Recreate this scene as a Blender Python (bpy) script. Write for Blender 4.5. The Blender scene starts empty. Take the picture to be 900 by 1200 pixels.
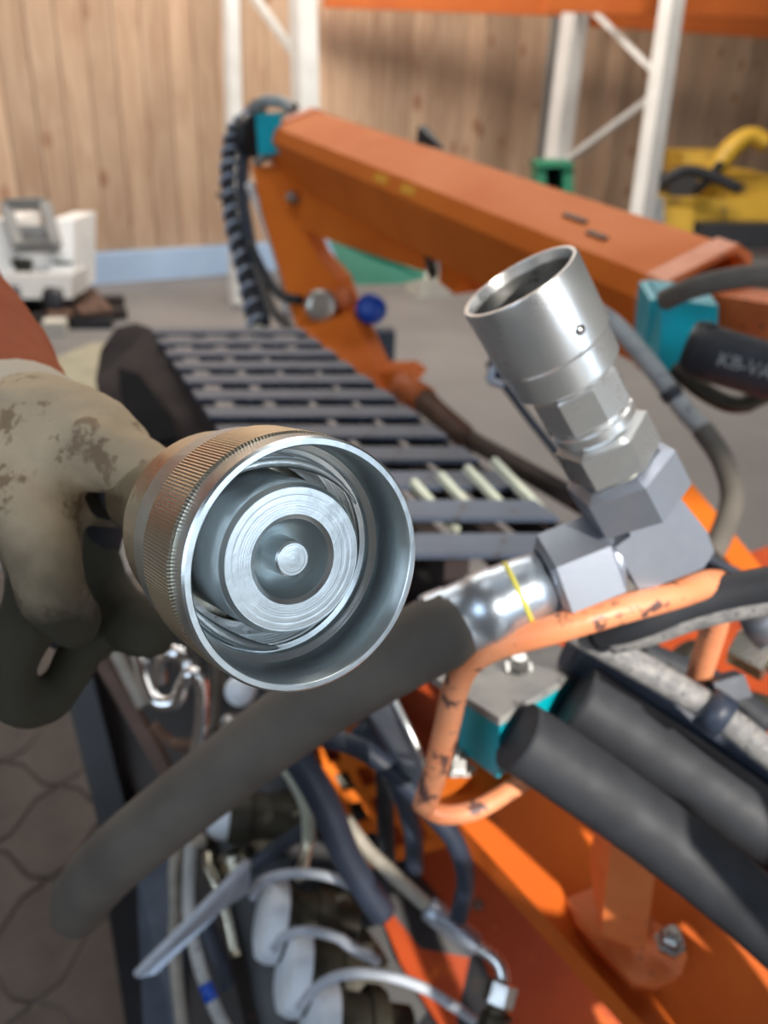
import bpy, bmesh, math, random
from mathutils import Vector, Matrix, Quaternion
random.seed(4)
PI = math.pi
sc = bpy.context.scene
COL = sc.collection

# ------------------------------------------------------------------ camera, light, exposure
F_PX = 1000.0
PITCH = math.radians(26)
cam = bpy.data.cameras.new('camera')
cam_o = bpy.data.objects.new('camera', cam)
COL.objects.link(cam_o)
cam_o.location = (0, 0, 1.4)
ROLL = math.radians(2.2)
cam_o.rotation_euler = (Matrix.Rotation(math.radians(90) - PITCH, 3, 'X') @ Matrix.Rotation(ROLL, 3, 'Z')).to_euler()
cam.sensor_fit = 'VERTICAL'
cam.sensor_height = 36.0
cam.lens = 36.0 * F_PX / 1200.0
cam.clip_start = 0.01
cam.dof.use_dof = True
cam.dof.focus_distance = 0.203
cam.dof.aperture_fstop = 13.0
sc.camera = cam_o

sc.view_settings.view_transform = 'Standard'
sc.view_settings.look = 'None'
sc.view_settings.gamma = 1.0
sc.view_settings.use_curve_mapping = False
sc.view_settings.exposure = 0.42

world = bpy.data.worlds.new('world')
sc.world = world
world.use_nodes = True
bgn = world.node_tree.nodes['Background']
bgn.inputs[0].default_value = (0.70, 0.84, 1.0, 1)
bgn.inputs[1].default_value = 3.0

sun = bpy.data.lights.new('sun', 'SUN')
sun.energy = 4.6
sun.angle = math.radians(0.7)
sun.color = (1.0, 0.93, 0.82)
sun_o = bpy.data.objects.new('sun', sun)
COL.objects.link(sun_o)
SUN_TRAVEL = Vector((-0.42, 0.80, -0.52)).normalized()
sun_o.rotation_euler = SUN_TRAVEL.to_track_quat('-Z', 'Y').to_euler()
sun_o.location = (3, -6, 5)

def area(name, loc, rot, sx, sy, e, c=(1, 1, 1)):
    l = bpy.data.lights.new(name, 'AREA')
    l.shape = 'RECTANGLE'; l.size = sx; l.size_y = sy; l.energy = e; l.color = c
    o = bpy.data.objects.new(name, l); COL.objects.link(o)
    o.location = loc; o.rotation_euler = rot
    return o
# roof lights of the hall
area('roof_light', (0.5, 1.2, 4.7), (0, 0, 0), 3.5, 1.2, 30, (1.0, 0.97, 0.93))
area('roof_light', (-0.3, 5.4, 4.6), (math.radians(12), 0, 0), 6.0, 1.6, 270, (1.0, 0.95, 0.88))

# the doorway behind the camera lets the sky in
dp = area('doorway_portal', (3.8, -2.55, 1.7), (math.radians(90), 0, math.radians(180)), 4.4, 3.4, 1)
dp.data.cycles.is_portal = True
wp = area('window_portal', (-3.4, -2.55, 2.75), (math.radians(-90), 0, math.radians(180)), 4.0, 2.9, 1)
wp.data.cycles.is_portal = True
dp.rotation_euler = (math.radians(-90), 0, math.radians(180))

# ------------------------------------------------------------------ pixel helpers
CAM = Vector((0, 0, 1.4))
FW = Vector((0, math.cos(PITCH), -math.sin(PITCH)))
UP = Vector((0, math.sin(PITCH), math.cos(PITCH)))
RT = Vector((1, 0, 0))
RT, UP = RT * math.cos(ROLL) + UP * math.sin(ROLL), UP * math.cos(ROLL) - RT * math.sin(ROLL)
def ray(px, py):
    return FW + RT * ((px - 450) / F_PX) - UP * ((py - 600) / F_PX)
def P(px, py, d):
    return CAM + ray(px, py) * d
def G(px, py, z=0.0):
    r = ray(px, py)
    return CAM + r * ((z - CAM.z) / r.z)
def PL(seq):
    return [P(*s[:3]) for s in seq]

# ------------------------------------------------------------------ materials
def new_mat(name):
    m = bpy.data.materials.new(name); m.use_nodes = True
    nt = m.node_tree
    return m, nt, nt.nodes['Principled BSDF']
def mat(name, c1, c2=None, rough=0.5, metal=0.0, scale=20, bump=0.0, bscale=60, c3=None, t3=0.62, rv=0.12, coat=0.0, spec=0.5, stretch=None, detail=5):
    """noise mix of c1/c2, optional third colour (wear, dirt) in patches, noise bump"""
    m, nt, b = new_mat(name)
    N = nt.nodes; L = nt.links
    tc = N.new('ShaderNodeTexCoord')
    src = tc.outputs['Object']
    if stretch:
        mp = N.new('ShaderNodeMapping'); mp.inputs['Scale'].default_value = stretch
        L.new(src, mp.inputs[0]); src = mp.outputs[0]
    c2 = c2 or tuple(x * 0.8 for x in c1)
    n1 = N.new('ShaderNodeTexNoise'); n1.inputs['Scale'].default_value = scale; n1.inputs['Detail'].default_value = detail
    L.new(src, n1.inputs[0])
    r1 = N.new('ShaderNodeValToRGB'); r1.color_ramp.elements[0].position = 0.35; r1.color_ramp.elements[1].position = 0.65
    r1.color_ramp.elements[0].color = (*c1, 1); r1.color_ramp.elements[1].color = (*c2, 1)
    L.new(n1.outputs[0], r1.inputs[0])
    out = r1.outputs[0]
    if c3:
        n2 = N.new('ShaderNodeTexNoise'); n2.inputs['Scale'].default_value = scale * 2.3; n2.inputs['Detail'].default_value = 8; n2.inputs['Roughness'].default_value = 0.65
        L.new(src, n2.inputs[0])
        r2 = N.new('ShaderNodeValToRGB'); r2.color_ramp.elements[0].position = t3; r2.color_ramp.elements[1].position = t3 + 0.05
        r2.color_ramp.elements[0].color = (0, 0, 0, 1); r2.color_ramp.elements[1].color = (1, 1, 1, 1)
        L.new(n2.outputs[0], r2.inputs[0])
        mx = N.new('ShaderNodeMix'); mx.data_type = 'RGBA'
        L.new(r2.outputs[0], mx.inputs[0]); L.new(out, mx.inputs[6]); mx.inputs[7].default_value = (*c3, 1)
        out = mx.outputs[2]
    L.new(out, b.inputs['Base Color'])
    b.inputs['Metallic'].default_value = metal
    b.inputs['Specular IOR Level'].default_value = spec
    if coat: b.inputs['Coat Weight'].default_value = coat
    mr = N.new('ShaderNodeMapRange'); mr.inputs[3].default_value = max(0.02, rough - rv); mr.inputs[4].default_value = min(1, rough + rv)
    L.new(n1.outputs[0], mr.inputs[0]); L.new(mr.outputs[0], b.inputs['Roughness'])
    if bump:
        n3 = N.new('ShaderNodeTexNoise'); n3.inputs['Scale'].default_value = bscale; n3.inputs['Detail'].default_value = 4
        L.new(src, n3.inputs[0])
        bp = N.new('ShaderNodeBump'); bp.inputs['Strength'].default_value = bump; bp.inputs['Distance'].default_value = 0.3 / bscale
        L.new(n3.outputs[0], bp.inputs['Height']); L.new(bp.outputs[0], b.inputs['Normal'])
    return m

M = {}
M['orange'] = mat('orange_paint', (0.76, 0.185, 0.022), (0.68, 0.155, 0.02), 0.52, scale=7, c3=(0.46, 0.12, 0.03), t3=0.68, bump=0.05, bscale=40, spec=0.10)
M['orange_old'] = mat('worn_orange_paint', (0.75, 0.21, 0.06), (0.70, 0.17, 0.045), 0.45, scale=30, c3=(0.10, 0.05, 0.045), t3=0.62, bump=0.15, bscale=90)
M['orange_pale'] = mat('pale_orange_bar_paint', (0.80, 0.27, 0.12), (0.80, 0.33, 0.17), 0.45, scale=30, c3=(0.12, 0.06, 0.055), t3=0.56, bump=0.2, bscale=120)
M['orange_beam'] = mat('rack_beam_orange', (0.62, 0.15, 0.03), (0.55, 0.12, 0.025), 0.5, scale=3)
M['teal'] = mat('teal_paint', (0.0, 0.38, 0.47), (0.0, 0.30, 0.40), 0.4, scale=25, c3=(0.02, 0.12, 0.13), t3=0.66)
M['green'] = mat('green_plastic', (0.0, 0.24, 0.145), (0.0, 0.20, 0.12), 0.7, scale=8)
M['dgreen'] = mat('dark_green_plastic', (0.0, 0.17, 0.08), (0.0, 0.13, 0.06), 0.5, scale=8)
M['blue'] = mat('blue_plastic', (0.0, 0.06, 0.42), (0.0, 0.05, 0.36), 0.4, scale=8)
M['rubber'] = mat('black_rubber', (0.035, 0.038, 0.046), (0.026, 0.028, 0.034), 0.62, scale=60, bump=0.15, bscale=300, spec=0.35)
M['rubber_blue'] = mat('blue_black_rubber', (0.028, 0.038, 0.065), (0.018, 0.026, 0.045), 0.5, scale=40, bump=0.1, bscale=200)
M['rubber_dusty'] = mat('dusty_grey_rubber', (0.145, 0.128, 0.110), (0.108, 0.095, 0.083), 0.75, scale=25, bump=0.15, bscale=300, c3=(0.13, 0.125, 0.11), t3=0.66, spec=0.3)
M['braid'] = mat('grey_braided_sheath', (0.30, 0.29, 0.28), (0.17, 0.17, 0.18), 0.6, scale=160, c3=(0.05, 0.05, 0.06), t3=0.58, bump=0.5, bscale=260)
M['braid_light'] = mat('pale_grey_sheath', (0.42, 0.43, 0.42), (0.30, 0.31, 0.31), 0.5, scale=45, c3=(0.14, 0.14, 0.15), t3=0.62, bump=0.3, bscale=200)
M['steel'] = mat('zinc_plated_steel', (0.78, 0.80, 0.82), (0.66, 0.69, 0.71), 0.30, 0.85, scale=60, bump=0.08, bscale=400)
M['steel_dirty'] = mat('oily_steel', (0.55, 0.56, 0.56), (0.38, 0.38, 0.37), 0.32, 1.0, scale=70, c3=(0.10, 0.09, 0.07), t3=0.60, bump=0.15, bscale=300)
M['steel_matt'] = mat('matt_zinc_steel', (0.42, 0.46, 0.54), (0.35, 0.39, 0.47), 0.42, 0.75, scale=50, bump=0.06, bscale=400, c3=(0.32, 0.33, 0.36), t3=0.70)
M['steel_warm'] = mat('yellowish_zinc_steel', (0.72, 0.68, 0.56), (0.60, 0.56, 0.44), 0.30, 1.0, scale=60, bump=0.1, bscale=300)
M['chrome'] = mat('bright_chrome', (0.85, 0.86, 0.88), (0.75, 0.76, 0.78), 0.10, 1.0, scale=50)
M['black'] = mat('black_painted_steel', (0.022, 0.022, 0.026), (0.015, 0.015, 0.018), 0.45, scale=14, c3=(0.06, 0.04, 0.03), t3=0.68)
M['black_brown'] = mat('soiled_black_steel', (0.035, 0.026, 0.022), (0.020, 0.016, 0.015), 0.6, scale=12, c3=(0.10, 0.045, 0.025), t3=0.62)
M['grate'] = mat('skylit_blue_slat', (0.062, 0.082, 0.125), (0.05, 0.066, 0.10), 0.5, scale=14, c3=(0.035, 0.035, 0.04), t3=0.62)  # bluish skylight reflection put into the slat colour
M['grate_side'] = mat('brown_black_plate', (0.050, 0.037, 0.035), (0.036, 0.027, 0.026), 0.8, spec=0.2, scale=12)
M['brown'] = mat('rusty_brown_steel', (0.13, 0.065, 0.04), (0.09, 0.05, 0.035), 0.6, scale=30, c3=(0.22, 0.10, 0.05), t3=0.62)
M['olive'] = mat('grimy_olive_steel', (0.055, 0.05, 0.035), (0.03, 0.028, 0.02), 0.5, 0.4, scale=50)
M['white_plastic'] = mat('white_plastic', (0.80, 0.86, 0.93), (0.70, 0.76, 0.84), 0.5, scale=60)
M['white_paint'] = mat('white_paint', (0.85, 0.84, 0.82), (0.74, 0.74, 0.73), 0.5, scale=4)
M['rack_white'] = mat('galvanised_white_upright', (0.62, 0.60, 0.57), (0.55, 0.53, 0.50), 0.5, scale=5)
M['rack_grey'] = mat('grey_steel_column', (0.28, 0.27, 0.25), (0.22, 0.21, 0.20), 0.6, scale=5)
M['strap'] = mat('light_grey_strap', (0.46, 0.50, 0.57), (0.38, 0.42, 0.49), 0.5, scale=60)
M['cream'] = mat('cream_hose', (0.50, 0.53, 0.44), (0.40, 0.43, 0.36), 0.45, scale=40)
M['tan'] = mat('tan_grey_sheath', (0.34, 0.31, 0.26), (0.25, 0.23, 0.20), 0.55, scale=60)
M['yellow_paint'] = mat('yellow_machine_paint', (0.62, 0.36, 0.03), (0.50, 0.28, 0.02), 0.5, scale=4, c3=(0.12, 0.08, 0.03), t3=0.6)
M['yellow'] = mat('yellow_marking', (0.72, 0.66, 0.12), (0.65, 0.6, 0.10), 0.5, scale=30)
M['glove'] = mat('soiled_work_glove', (0.68, 0.54, 0.375), (0.46, 0.36, 0.24), 0.9, scale=22, c3=(0.33, 0.235, 0.15), t3=0.56, bump=0.5, bscale=450, spec=0.15)
M['cuff'] = mat('knitted_glove_cuff', (0.66, 0.58, 0.47), (0.54, 0.48, 0.39), 0.95, scale=20, bump=0.6, bscale=400, spec=0.1)
M['sleeve'] = mat('rust_orange_sleeve_cloth', (0.50, 0.155, 0.075), (0.42, 0.12, 0.06), 0.9, scale=10, bump=0.4, bscale=300, spec=0.1)
M['conc_block'] = mat('grey_dust_cover', (0.36, 0.36, 0.35), (0.24, 0.245, 0.25), 0.75, scale=26, c3=(0.13, 0.13, 0.14), t3=0.60)
M['beige'] = mat('beige_mat', (0.34, 0.31, 0.22), (0.28, 0.26, 0.19), 0.9, scale=6)
M['cardboard'] = mat('pale_box', (0.60, 0.56, 0.47), (0.5, 0.46, 0.4), 0.8, scale=6)
M['skirting'] = mat('blue_lit_concrete_upstand', (0.50, 0.66, 0.88), (0.44, 0.58, 0.80), 0.7, scale=3, bump=0.2, bscale=10)  # concrete with the bluish light on it put into the colour
M['floor'] = mat('grey_concrete_floor', (0.205, 0.19, 0.182), (0.165, 0.155, 0.15), 0.6, scale=1.5, bump=0.1, bscale=30, c3=(0.17, 0.155, 0.145), t3=0.66)
M['paver'] = mat('brown_grey_paver', (0.105, 0.085, 0.073), (0.078, 0.062, 0.054), 0.9, scale=9, bump=0.5, bscale=60, c3=(0.13, 0.11, 0.09), t3=0.68)  # stones made darker, the shade over them put into the colour
M['joint'] = mat('sandy_joint', (0.11, 0.09, 0.075), (0.15, 0.125, 0.105), 0.95, scale=60)
M['hall'] = mat('grey_hall_cladding', (0.30, 0.28, 0.26), (0.25, 0.235, 0.22), 0.8, scale=2)
M['wrap'] = mat('pale_blue_spiral_wrap', (0.50, 0.57, 0.68), (0.30, 0.35, 0.46), 0.6, scale=16)
M['ferrule'] = mat('blued_zinc_ferrule', (0.60, 0.68, 0.78), (0.50, 0.58, 0.68), 0.36, 0.9, scale=40, c3=(0.34, 0.37, 0.42), t3=0.66)
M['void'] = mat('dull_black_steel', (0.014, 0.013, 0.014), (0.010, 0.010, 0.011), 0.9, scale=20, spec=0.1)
M['yellow_spot'] = mat('yellow_overspray', (0.85, 0.40, 0.02), (0.8, 0.33, 0.02), 0.6, scale=60)
M['orange_shaded'] = mat('shaded_orange_paint', (0.42, 0.062, 0.012), (0.30, 0.042, 0.010), 0.6, scale=9, c3=(0.55, 0.11, 0.015), t3=0.60, spec=0.25)  # frame orange made darker and redder, its shade put into the colour
M['orange_rail'] = mat('rail_orange_paint', (0.62, 0.125, 0.014), (0.52, 0.10, 0.012), 0.55, scale=9, c3=(0.30, 0.06, 0.012), t3=0.64, spec=0.25)  # frame orange deepened as well, some of its shade is in the colour
M['text'] = mat('pale_lettering', (0.32, 0.32, 0.32), (0.16, 0.16, 0.16), 0.6, scale=90)
M['lens'] = mat('clear_grey_glass_cap', (0.55, 0.52, 0.45), (0.42, 0.40, 0.36), 0.2, 0.6, scale=40)

def wood_mat():
    m, nt, b = new_mat('spruce_boards'); N = nt.nodes; L = nt.links
    tc = N.new('ShaderNodeTexCoord'); oi = N.new('ShaderNodeObjectInfo')
    add = N.new('ShaderNodeVectorMath'); add.operation = 'ADD'
    mul = N.new('ShaderNodeVectorMath'); mul.operation = 'SCALE'; mul.inputs['Scale'].default_value = 37.0
    cx = N.new('ShaderNodeCombineXYZ')
    for i in range(3): L.new(oi.outputs['Random'], cx.inputs[i])
    L.new(cx.outputs[0], mul.inputs[0]); L.new(tc.outputs['Object'], add.inputs[0]); L.new(mul.outputs[0], add.inputs[1])
    mp = N.new('ShaderNodeMapping'); mp.inputs['Scale'].default_value = (5, 5, 0.8); L.new(add.outputs[0], mp.inputs[0])
    n = N.new('ShaderNodeTexNoise'); n.inputs['Scale'].default_value = 2.0; n.inputs['Detail'].default_value = 6; n.inputs['Distortion'].default_value = 1.2
    L.new(mp.outputs[0], n.inputs[0])
    r = N.new('ShaderNodeValToRGB'); e = r.color_ramp.elements
    e[0].position = 0.3; e[0].color = (0.50, 0.305, 0.19, 1); e[1].position = 0.7; e[1].color = (0.66, 0.45, 0.30, 1)
    L.new(n.outputs[0], r.inputs[0])
    # knots
    mk = N.new('ShaderNodeMapping'); mk.inputs['Scale'].default_value = (4.2, 4.2, 2.6); L.new(add.outputs[0], mk.inputs[0])
    v = N.new('ShaderNodeTexVoronoi'); v.inputs['Scale'].default_value = 1.0; L.new(mk.outputs[0], v.inputs[0])
    rk = N.new('ShaderNodeValToRGB'); rk.color_ramp.elements[0].position = 0.07; rk.color_ramp.elements[0].color = (1, 1, 1, 1)
    rk.color_ramp.elements[1].position = 0.23; rk.color_ramp.elements[1].color = (0, 0, 0, 1)
    L.new(v.outputs['Distance'], rk.inputs[0])
    mx = N.new('ShaderNodeMix'); mx.data_type = 'RGBA'; L.new(rk.outputs[0], mx.inputs[0]); L.new(r.outputs[0], mx.inputs[6]); mx.inputs[7].default_value = (0.36, 0.16, 0.08, 1)
    hs = N.new('ShaderNodeHueSaturation'); mr = N.new('ShaderNodeMapRange'); mr.inputs[3].default_value = 0.80; mr.inputs[4].default_value = 1.18
    L.new(oi.outputs['Random'], mr.inputs[0]); L.new(mr.outputs[0], hs.inputs['Value']); L.new(mx.outputs[2], hs.inputs['Color'])
    L.new(hs.outputs[0], b.inputs['Base Color']); b.inputs['Roughness'].default_value = 0.7
    return m
M['wood'] = wood_mat()

def turned_mat():
    """machined zinc face: fine concentric tool marks about the object's z axis"""
    m, nt, b = new_mat('turned_zinc_steel'); N = nt.nodes; L = nt.links
    tc = N.new('ShaderNodeTexCoord'); sep = N.new('ShaderNodeSeparateXYZ'); L.new(tc.outputs['Object'], sep.inputs[0])
    cb = N.new('ShaderNodeCombineXYZ'); L.new(sep.outputs[0], cb.inputs[0]); L.new(sep.outputs[1], cb.inputs[1])
    ln = N.new('ShaderNodeVectorMath'); ln.operation = 'LENGTH'; L.new(cb.outputs[0], ln.inputs[0])
    c2 = N.new('ShaderNodeCombineXYZ'); L.new(ln.outputs['Value'], c2.inputs[0]); L.new(sep.outputs[2], c2.inputs[2])
    n = N.new('ShaderNodeTexNoise'); n.inputs['Scale'].default_value = 2200; n.inputs['Detail'].default_value = 2; L.new(c2.outputs[0], n.inputs[0])
    n2 = N.new('ShaderNodeTexNoise'); n2.inputs['Scale'].default_value = 160; n2.inputs['Detail'].default_value = 6; L.new(tc.outputs['Object'], n2.inputs[0])
    bp = N.new('ShaderNodeBump'); bp.inputs['Strength'].default_value = 0.35; bp.inputs['Distance'].default_value = 0.0002; L.new(n.outputs[0], bp.inputs['Height'])
    bp2 = N.new('ShaderNodeBump'); bp2.inputs['Strength'].default_value = 0.25; bp2.inputs['Distance'].default_value = 0.0006; L.new(n2.outputs[0], bp2.inputs['Height']); L.new(bp.outputs[0], bp2.inputs['Normal'])
    L.new(bp2.outputs[0], b.inputs['Normal'])
    r = N.new('ShaderNodeValToRGB'); r.color_ramp.elements[0].color = (0.58, 0.63, 0.64, 1); r.color_ramp.elements[1].color = (0.78, 0.83, 0.83, 1)
    L.new(n2.outputs[0], r.inputs[0]); L.new(r.outputs[0], b.inputs['Base Color'])
    b.inputs['Metallic'].default_value = 0.92; b.inputs['Roughness'].default_value = 0.29
    return m
M['turned'] = turned_mat()

# ------------------------------------------------------------------ geometry helpers
def frame(axis):
    a = axis.normalized()
    t = Vector((0, 0, 1)) if abs(a.z) < 0.9 else Vector((1, 0, 0))
    x = t.cross(a).normalized(); y = a.cross(x).normalized()
    return x, y, a
def crom(pts, n=6):
    """Catmull-Rom through (Vector, radius) pairs"""
    if len(pts) < 3: return pts
    out = []
    q = [(pts[0][0] * 2 - pts[1][0], pts[0][1])] + list(pts) + [(pts[-1][0] * 2 - pts[-2][0], pts[-1][1])]
    for i in range(1, len(q) - 2):
        p0, p1, p2, p3 = (q[i - 1][0], q[i][0], q[i + 1][0], q[i + 2][0])
        for k in range(n):
            t = k / n
            v = 0.5 * ((2 * p1) + (p2 - p0) * t + (2 * p0 - 5 * p1 + 4 * p2 - p3) * t * t + (3 * p1 - p0 - 3 * p2 + p3) * t ** 3)
            out.append((v, q[i][1] * (1 - t) + q[i + 1][1] * t))
    out.append(pts[-1])
    return out
class MB:
    def __init__(s): s.bm = bmesh.new()
    def tube(s, pts, r, n=14, smooth=True, caps=True, round_end=False):
        pr = [(p, r) if not isinstance(p, tuple) else p for p in pts]
        if smooth: pr = crom(pr)
        if round_end:
            for side in (0, -1):
                p, rr = pr[side]; q = pr[1][0] if side == 0 else pr[-2][0]
                d = (p - q).normalized()
                ex = [(p + d * rr * math.sin(a), rr * max(0.05, math.cos(a))) for a in (0.5, 0.9, 1.25, 1.5)]
                if side == 0: pr = ex[::-1] + pr
                else: pr = pr + ex
        T0 = None; rings = []
        for i, (p, rr) in enumerate(pr):
            a = pr[max(0, i - 1)][0]; b = pr[min(len(pr) - 1, i + 1)][0]
            t = (b - a).normalized()
            if T0 is None: x, y, _ = frame(t)
            else:
                x = (x - t * x.dot(t)).normalized(); y = t.cross(x)
            T0 = t
            rings.append([s.bm.verts.new(p + (x * math.cos(2 * PI * k / n) + y * math.sin(2 * PI * k / n)) * rr) for k in range(n)])
        for i in range(len(rings) - 1):
            for k in range(n):
                f = s.bm.faces.new((rings[i][k], rings[i][(k + 1) % n], rings[i + 1][(k + 1) % n], rings[i + 1][k])); f.smooth = True
        if caps:
            s.bm.faces.new(rings[0][::-1]); s.bm.faces.new(rings[-1])
        return s
    def lathe(s, origin, axis, prof, n=32, rot=0.0, smooth=True, closed=False, ribs=0.0):
        """prof: (t along the axis, radius)"""
        x, y, a = frame(axis); rings = []
        for (t, r) in prof:
            ring = []
            for k in range(n):
                ang = 2 * PI * k / n + rot
                rr = r * (1 - ribs if (ribs and k % 2) else 1)
                ring.append(s.bm.verts.new(origin + a * t + (x * math.cos(ang) + y * math.sin(ang)) * max(rr, 1e-5)))
            rings.append(ring)
        m = len(rings)
        for i in range(m if closed else m - 1):
            A = rings[i]; B = rings[(i + 1) % m]
            for k in range(n):
                f = s.bm.faces.new((A[k], A[(k + 1) % n], B[(k + 1) % n], B[k])); f.smooth = smooth
        if not closed:
            if prof[0][1] > 1e-4: s.bm.faces.new(rings[0][::-1])
            if prof[-1][1] > 1e-4: s.bm.faces.new(rings[-1])
        return s
    def hexa(s, o, v1, v2, v3):
        vs = [s.bm.verts.new(o + v1 * a + v2 * b + v3 * c) for c in (0, 1) for b in (0, 1) for a in (0, 1)]
        for f in ((0, 2, 3, 1), (4, 5, 7, 6), (0, 1, 5, 4), (2, 6, 7, 3), (0, 4, 6, 2), (1, 3, 7, 5)):
            s.bm.faces.new([vs[i] for i in f])
        return s
    def box(s, c, sx, sy, sz, rz=0.0):
        R_ = Matrix.Rotation(rz, 3, 'Z')
        v1 = R_ @ Vector((sx, 0, 0)); v2 = R_ @ Vector((0, sy, 0)); v3 = Vector((0, 0, sz))
        return s.hexa(Vector(c) - v1 / 2 - v2 / 2 - v3 / 2, v1, v2, v3)
    def beam(s, p, q, w, h, up=Vector((0, 0, 1))):
        """bar from p to q; w across, h along 'up'"""
        a = (q - p); t = a.normalized(); side = t.cross(up).normalized(); u = side.cross(t).normalized()
        return s.hexa(p - side * w / 2 - u * h / 2, a, side * w, u * h)
    def prism(s, pts, off):
        A = [s.bm.verts.new(p) for p in pts]; B = [s.bm.verts.new(p + off) for p in pts]; n = len(A)
        s.bm.faces.new(A[::-1]); s.bm.faces.new(B)
        for k in range(n): s.bm.faces.new((A[k], A[(k + 1) % n], B[(k + 1) % n], B[k]))
        return s
    def bevel(s, w, seg=2):
        es = [e for e in s.bm.edges if len(e.link_faces) == 2 and e.calc_face_angle(0) > 0.6]
        bmesh.ops.bevel(s.bm, geom=es, offset=w, segments=seg, affect='EDGES', profile=0.6, clamp_overlap=True)
        return s

def fix(s):
    bmesh.ops.recalc_face_normals(s.bm, faces=s.bm.faces)

def tag(o, label=None, cat=None, group=None, kind=None):
    if label: o['label'] = label
    if cat: o['category'] = cat
    if group: o['group'] = group
    if kind: o['kind'] = kind
    return o
def thing(name, label, cat, loc, group=None):
    o = bpy.data.objects.new(name, None); COL.objects.link(o)
    o.empty_display_size = 0.02; o.location = loc
    tag(o, label, cat, group)
    o['_w'] = tuple(loc)
    return o
def obj(name, mb, m, parent=None, label=None, orient=None, origin=None):
    """links the bmesh (in world space) as one mesh object; origin moved to its bottom centre"""
    fix(mb); bm = mb.bm
    if origin is None:
        xs = [v.co for v in bm.verts]
        lo = Vector((min(v.x for v in xs), min(v.y for v in xs), min(v.z for v in xs))); hi = Vector((max(v.x for v in xs), max(v.y for v in xs), max(v.z for v in xs)))
        origin = Vector(((lo.x + hi.x) / 2, (lo.y + hi.y) / 2, lo.z))
    Rm = orient.to_3x3() if orient else Matrix.Identity(3)
    inv = Rm.inverted()
    for v in bm.verts: v.co = inv @ (v.co - origin)
    me = bpy.data.meshes.new(name); bm.to_mesh(me); bm.free()
    me.materials.append(m)
    o = bpy.data.objects.new(name, me); COL.objects.link(o)
    o['_w'] = tuple(origin)
    if parent:
        o.parent = parent
        o.location = origin - Vector(parent['_w'])
        if parent.rotation_euler.to_matrix() != Matrix.Identity(3):
            Pi = parent.rotation_euler.to_matrix().inverted()
            o.location = Pi @ (origin - Vector(parent['_w']))
            o.rotation_euler = (Pi @ Rm).to_euler(); orient = None
    else:
        o.location = origin
    if orient: o.rotation_euler = Rm.to_euler()
    if label: o['label'] = label
    return o

def disp_auto(o, ang=35):
    for p in o.data.polygons: p.use_smooth = True
    try: o.data.set_sharp_from_angle(angle=math.radians(ang))
    except Exception: pass
    return o

def hose(name, seq, r, m, label=None, cat=None, parent=None, group=None, n=14, smooth=True, round_end=False):
    pts = [(P(*q[:3]), (q[3] if len(q) > 3 else r)) for q in seq]
    if seq[-1][0] >= 920:          # runs on past the right edge
        pts.append((pts[-1][0] + (pts[-1][0] - pts[-2][0]).normalized() * .28, pts[-1][1]))
    o = obj(name, MB().tube(pts, r, n=n, smooth=smooth, round_end=round_end), m, parent)
    if label and cat: tag(o, label, cat, group)
    return o

# ================================================================== THE SETTING
def struct(name, mb, m, **k):
    o = obj(name, mb, m, **k); o['kind'] = 'structure'; return o

# back wall: oblique, receding to the right
A_ = G(100, 332); B_ = G(270, 319)
WD = (B_ - A_); WD.z = 0; WD.normalize()
WN = Vector((WD.y, -WD.x, 0))                 # towards the room
if WN.y > 0: WN = -WN
def W(s_, z, off=0.0): return Vector((A_.x, A_.y, 0)) + WD * s_ + WN * off + Vector((0, 0, z))
wall = struct('wall_back', MB().hexa(W(-6, 0, -0.25), WD * 19, -WN * -0.19, Vector((0, 0, 5.0))), M['hall'])
up_ = obj('concrete_upstand', MB().hexa(W(-6, 0, -0.06), WD * 19, WN * 0.13, Vector((0, 0, 0.225))).bevel(0.01), M['skirting'], wall)
pb = MB().hexa(Vector((0.004, 0, 0)), Vector((0.192, 0, 0)), Vector((0, 0.035, 0)), Vector((0, 0, 3.6))).bevel(0.006, 1)
fix(pb); plank_me = bpy.data.meshes.new('plank'); pb.bm.to_mesh(plank_me); pb.bm.free(); plank_me.materials.append(M['wood'])
rzw = math.atan2(WD.y, WD.x)
for i in range(62):
    s_ = -2.2 + i * 0.2
    o = bpy.data.objects.new('plank', plank_me); COL.objects.link(o); o.parent = wall
    w0 = W(s_, 0.225 + random.uniform(0, 0.012), 0.0 + random.uniform(-0.004, 0.004))
    o.location = w0 - Vector(wall['_w']); o.rotation_euler = (0, 0, rzw)
# darker horizontal head board above the planks
obj('head_board', MB().hexa(W(-4, 2.62, 0.0), WD * 16, WN * 0.07, Vector((0, 0, 0.4))), M['wood'], wall)

floor = struct('floor', MB().hexa(Vector((-9, -8, -0.12)), Vector((22, 0, 0)), Vector((0, 27, 0)), Vector((0, 0, 0.113))), M['joint'], origin=Vector((0, 0, -0.06)))
# poured surface beyond the paved strip
obj('concrete_slab', MB().hexa(Vector((-9, 2.35, -0.061)), Vector((22, 0, 0)), Vector((0, 16.6, 0)), Vector((0, 0, 0.061))), M['floor'], floor)
obj('concrete_slab', MB().hexa(Vector((0.42, -8, -0.061)), Vector((12.5, 0, 0)), Vector((0, 10.3, 0)), Vector((0, 0, 0.061))), M['floor'], floor)
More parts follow.
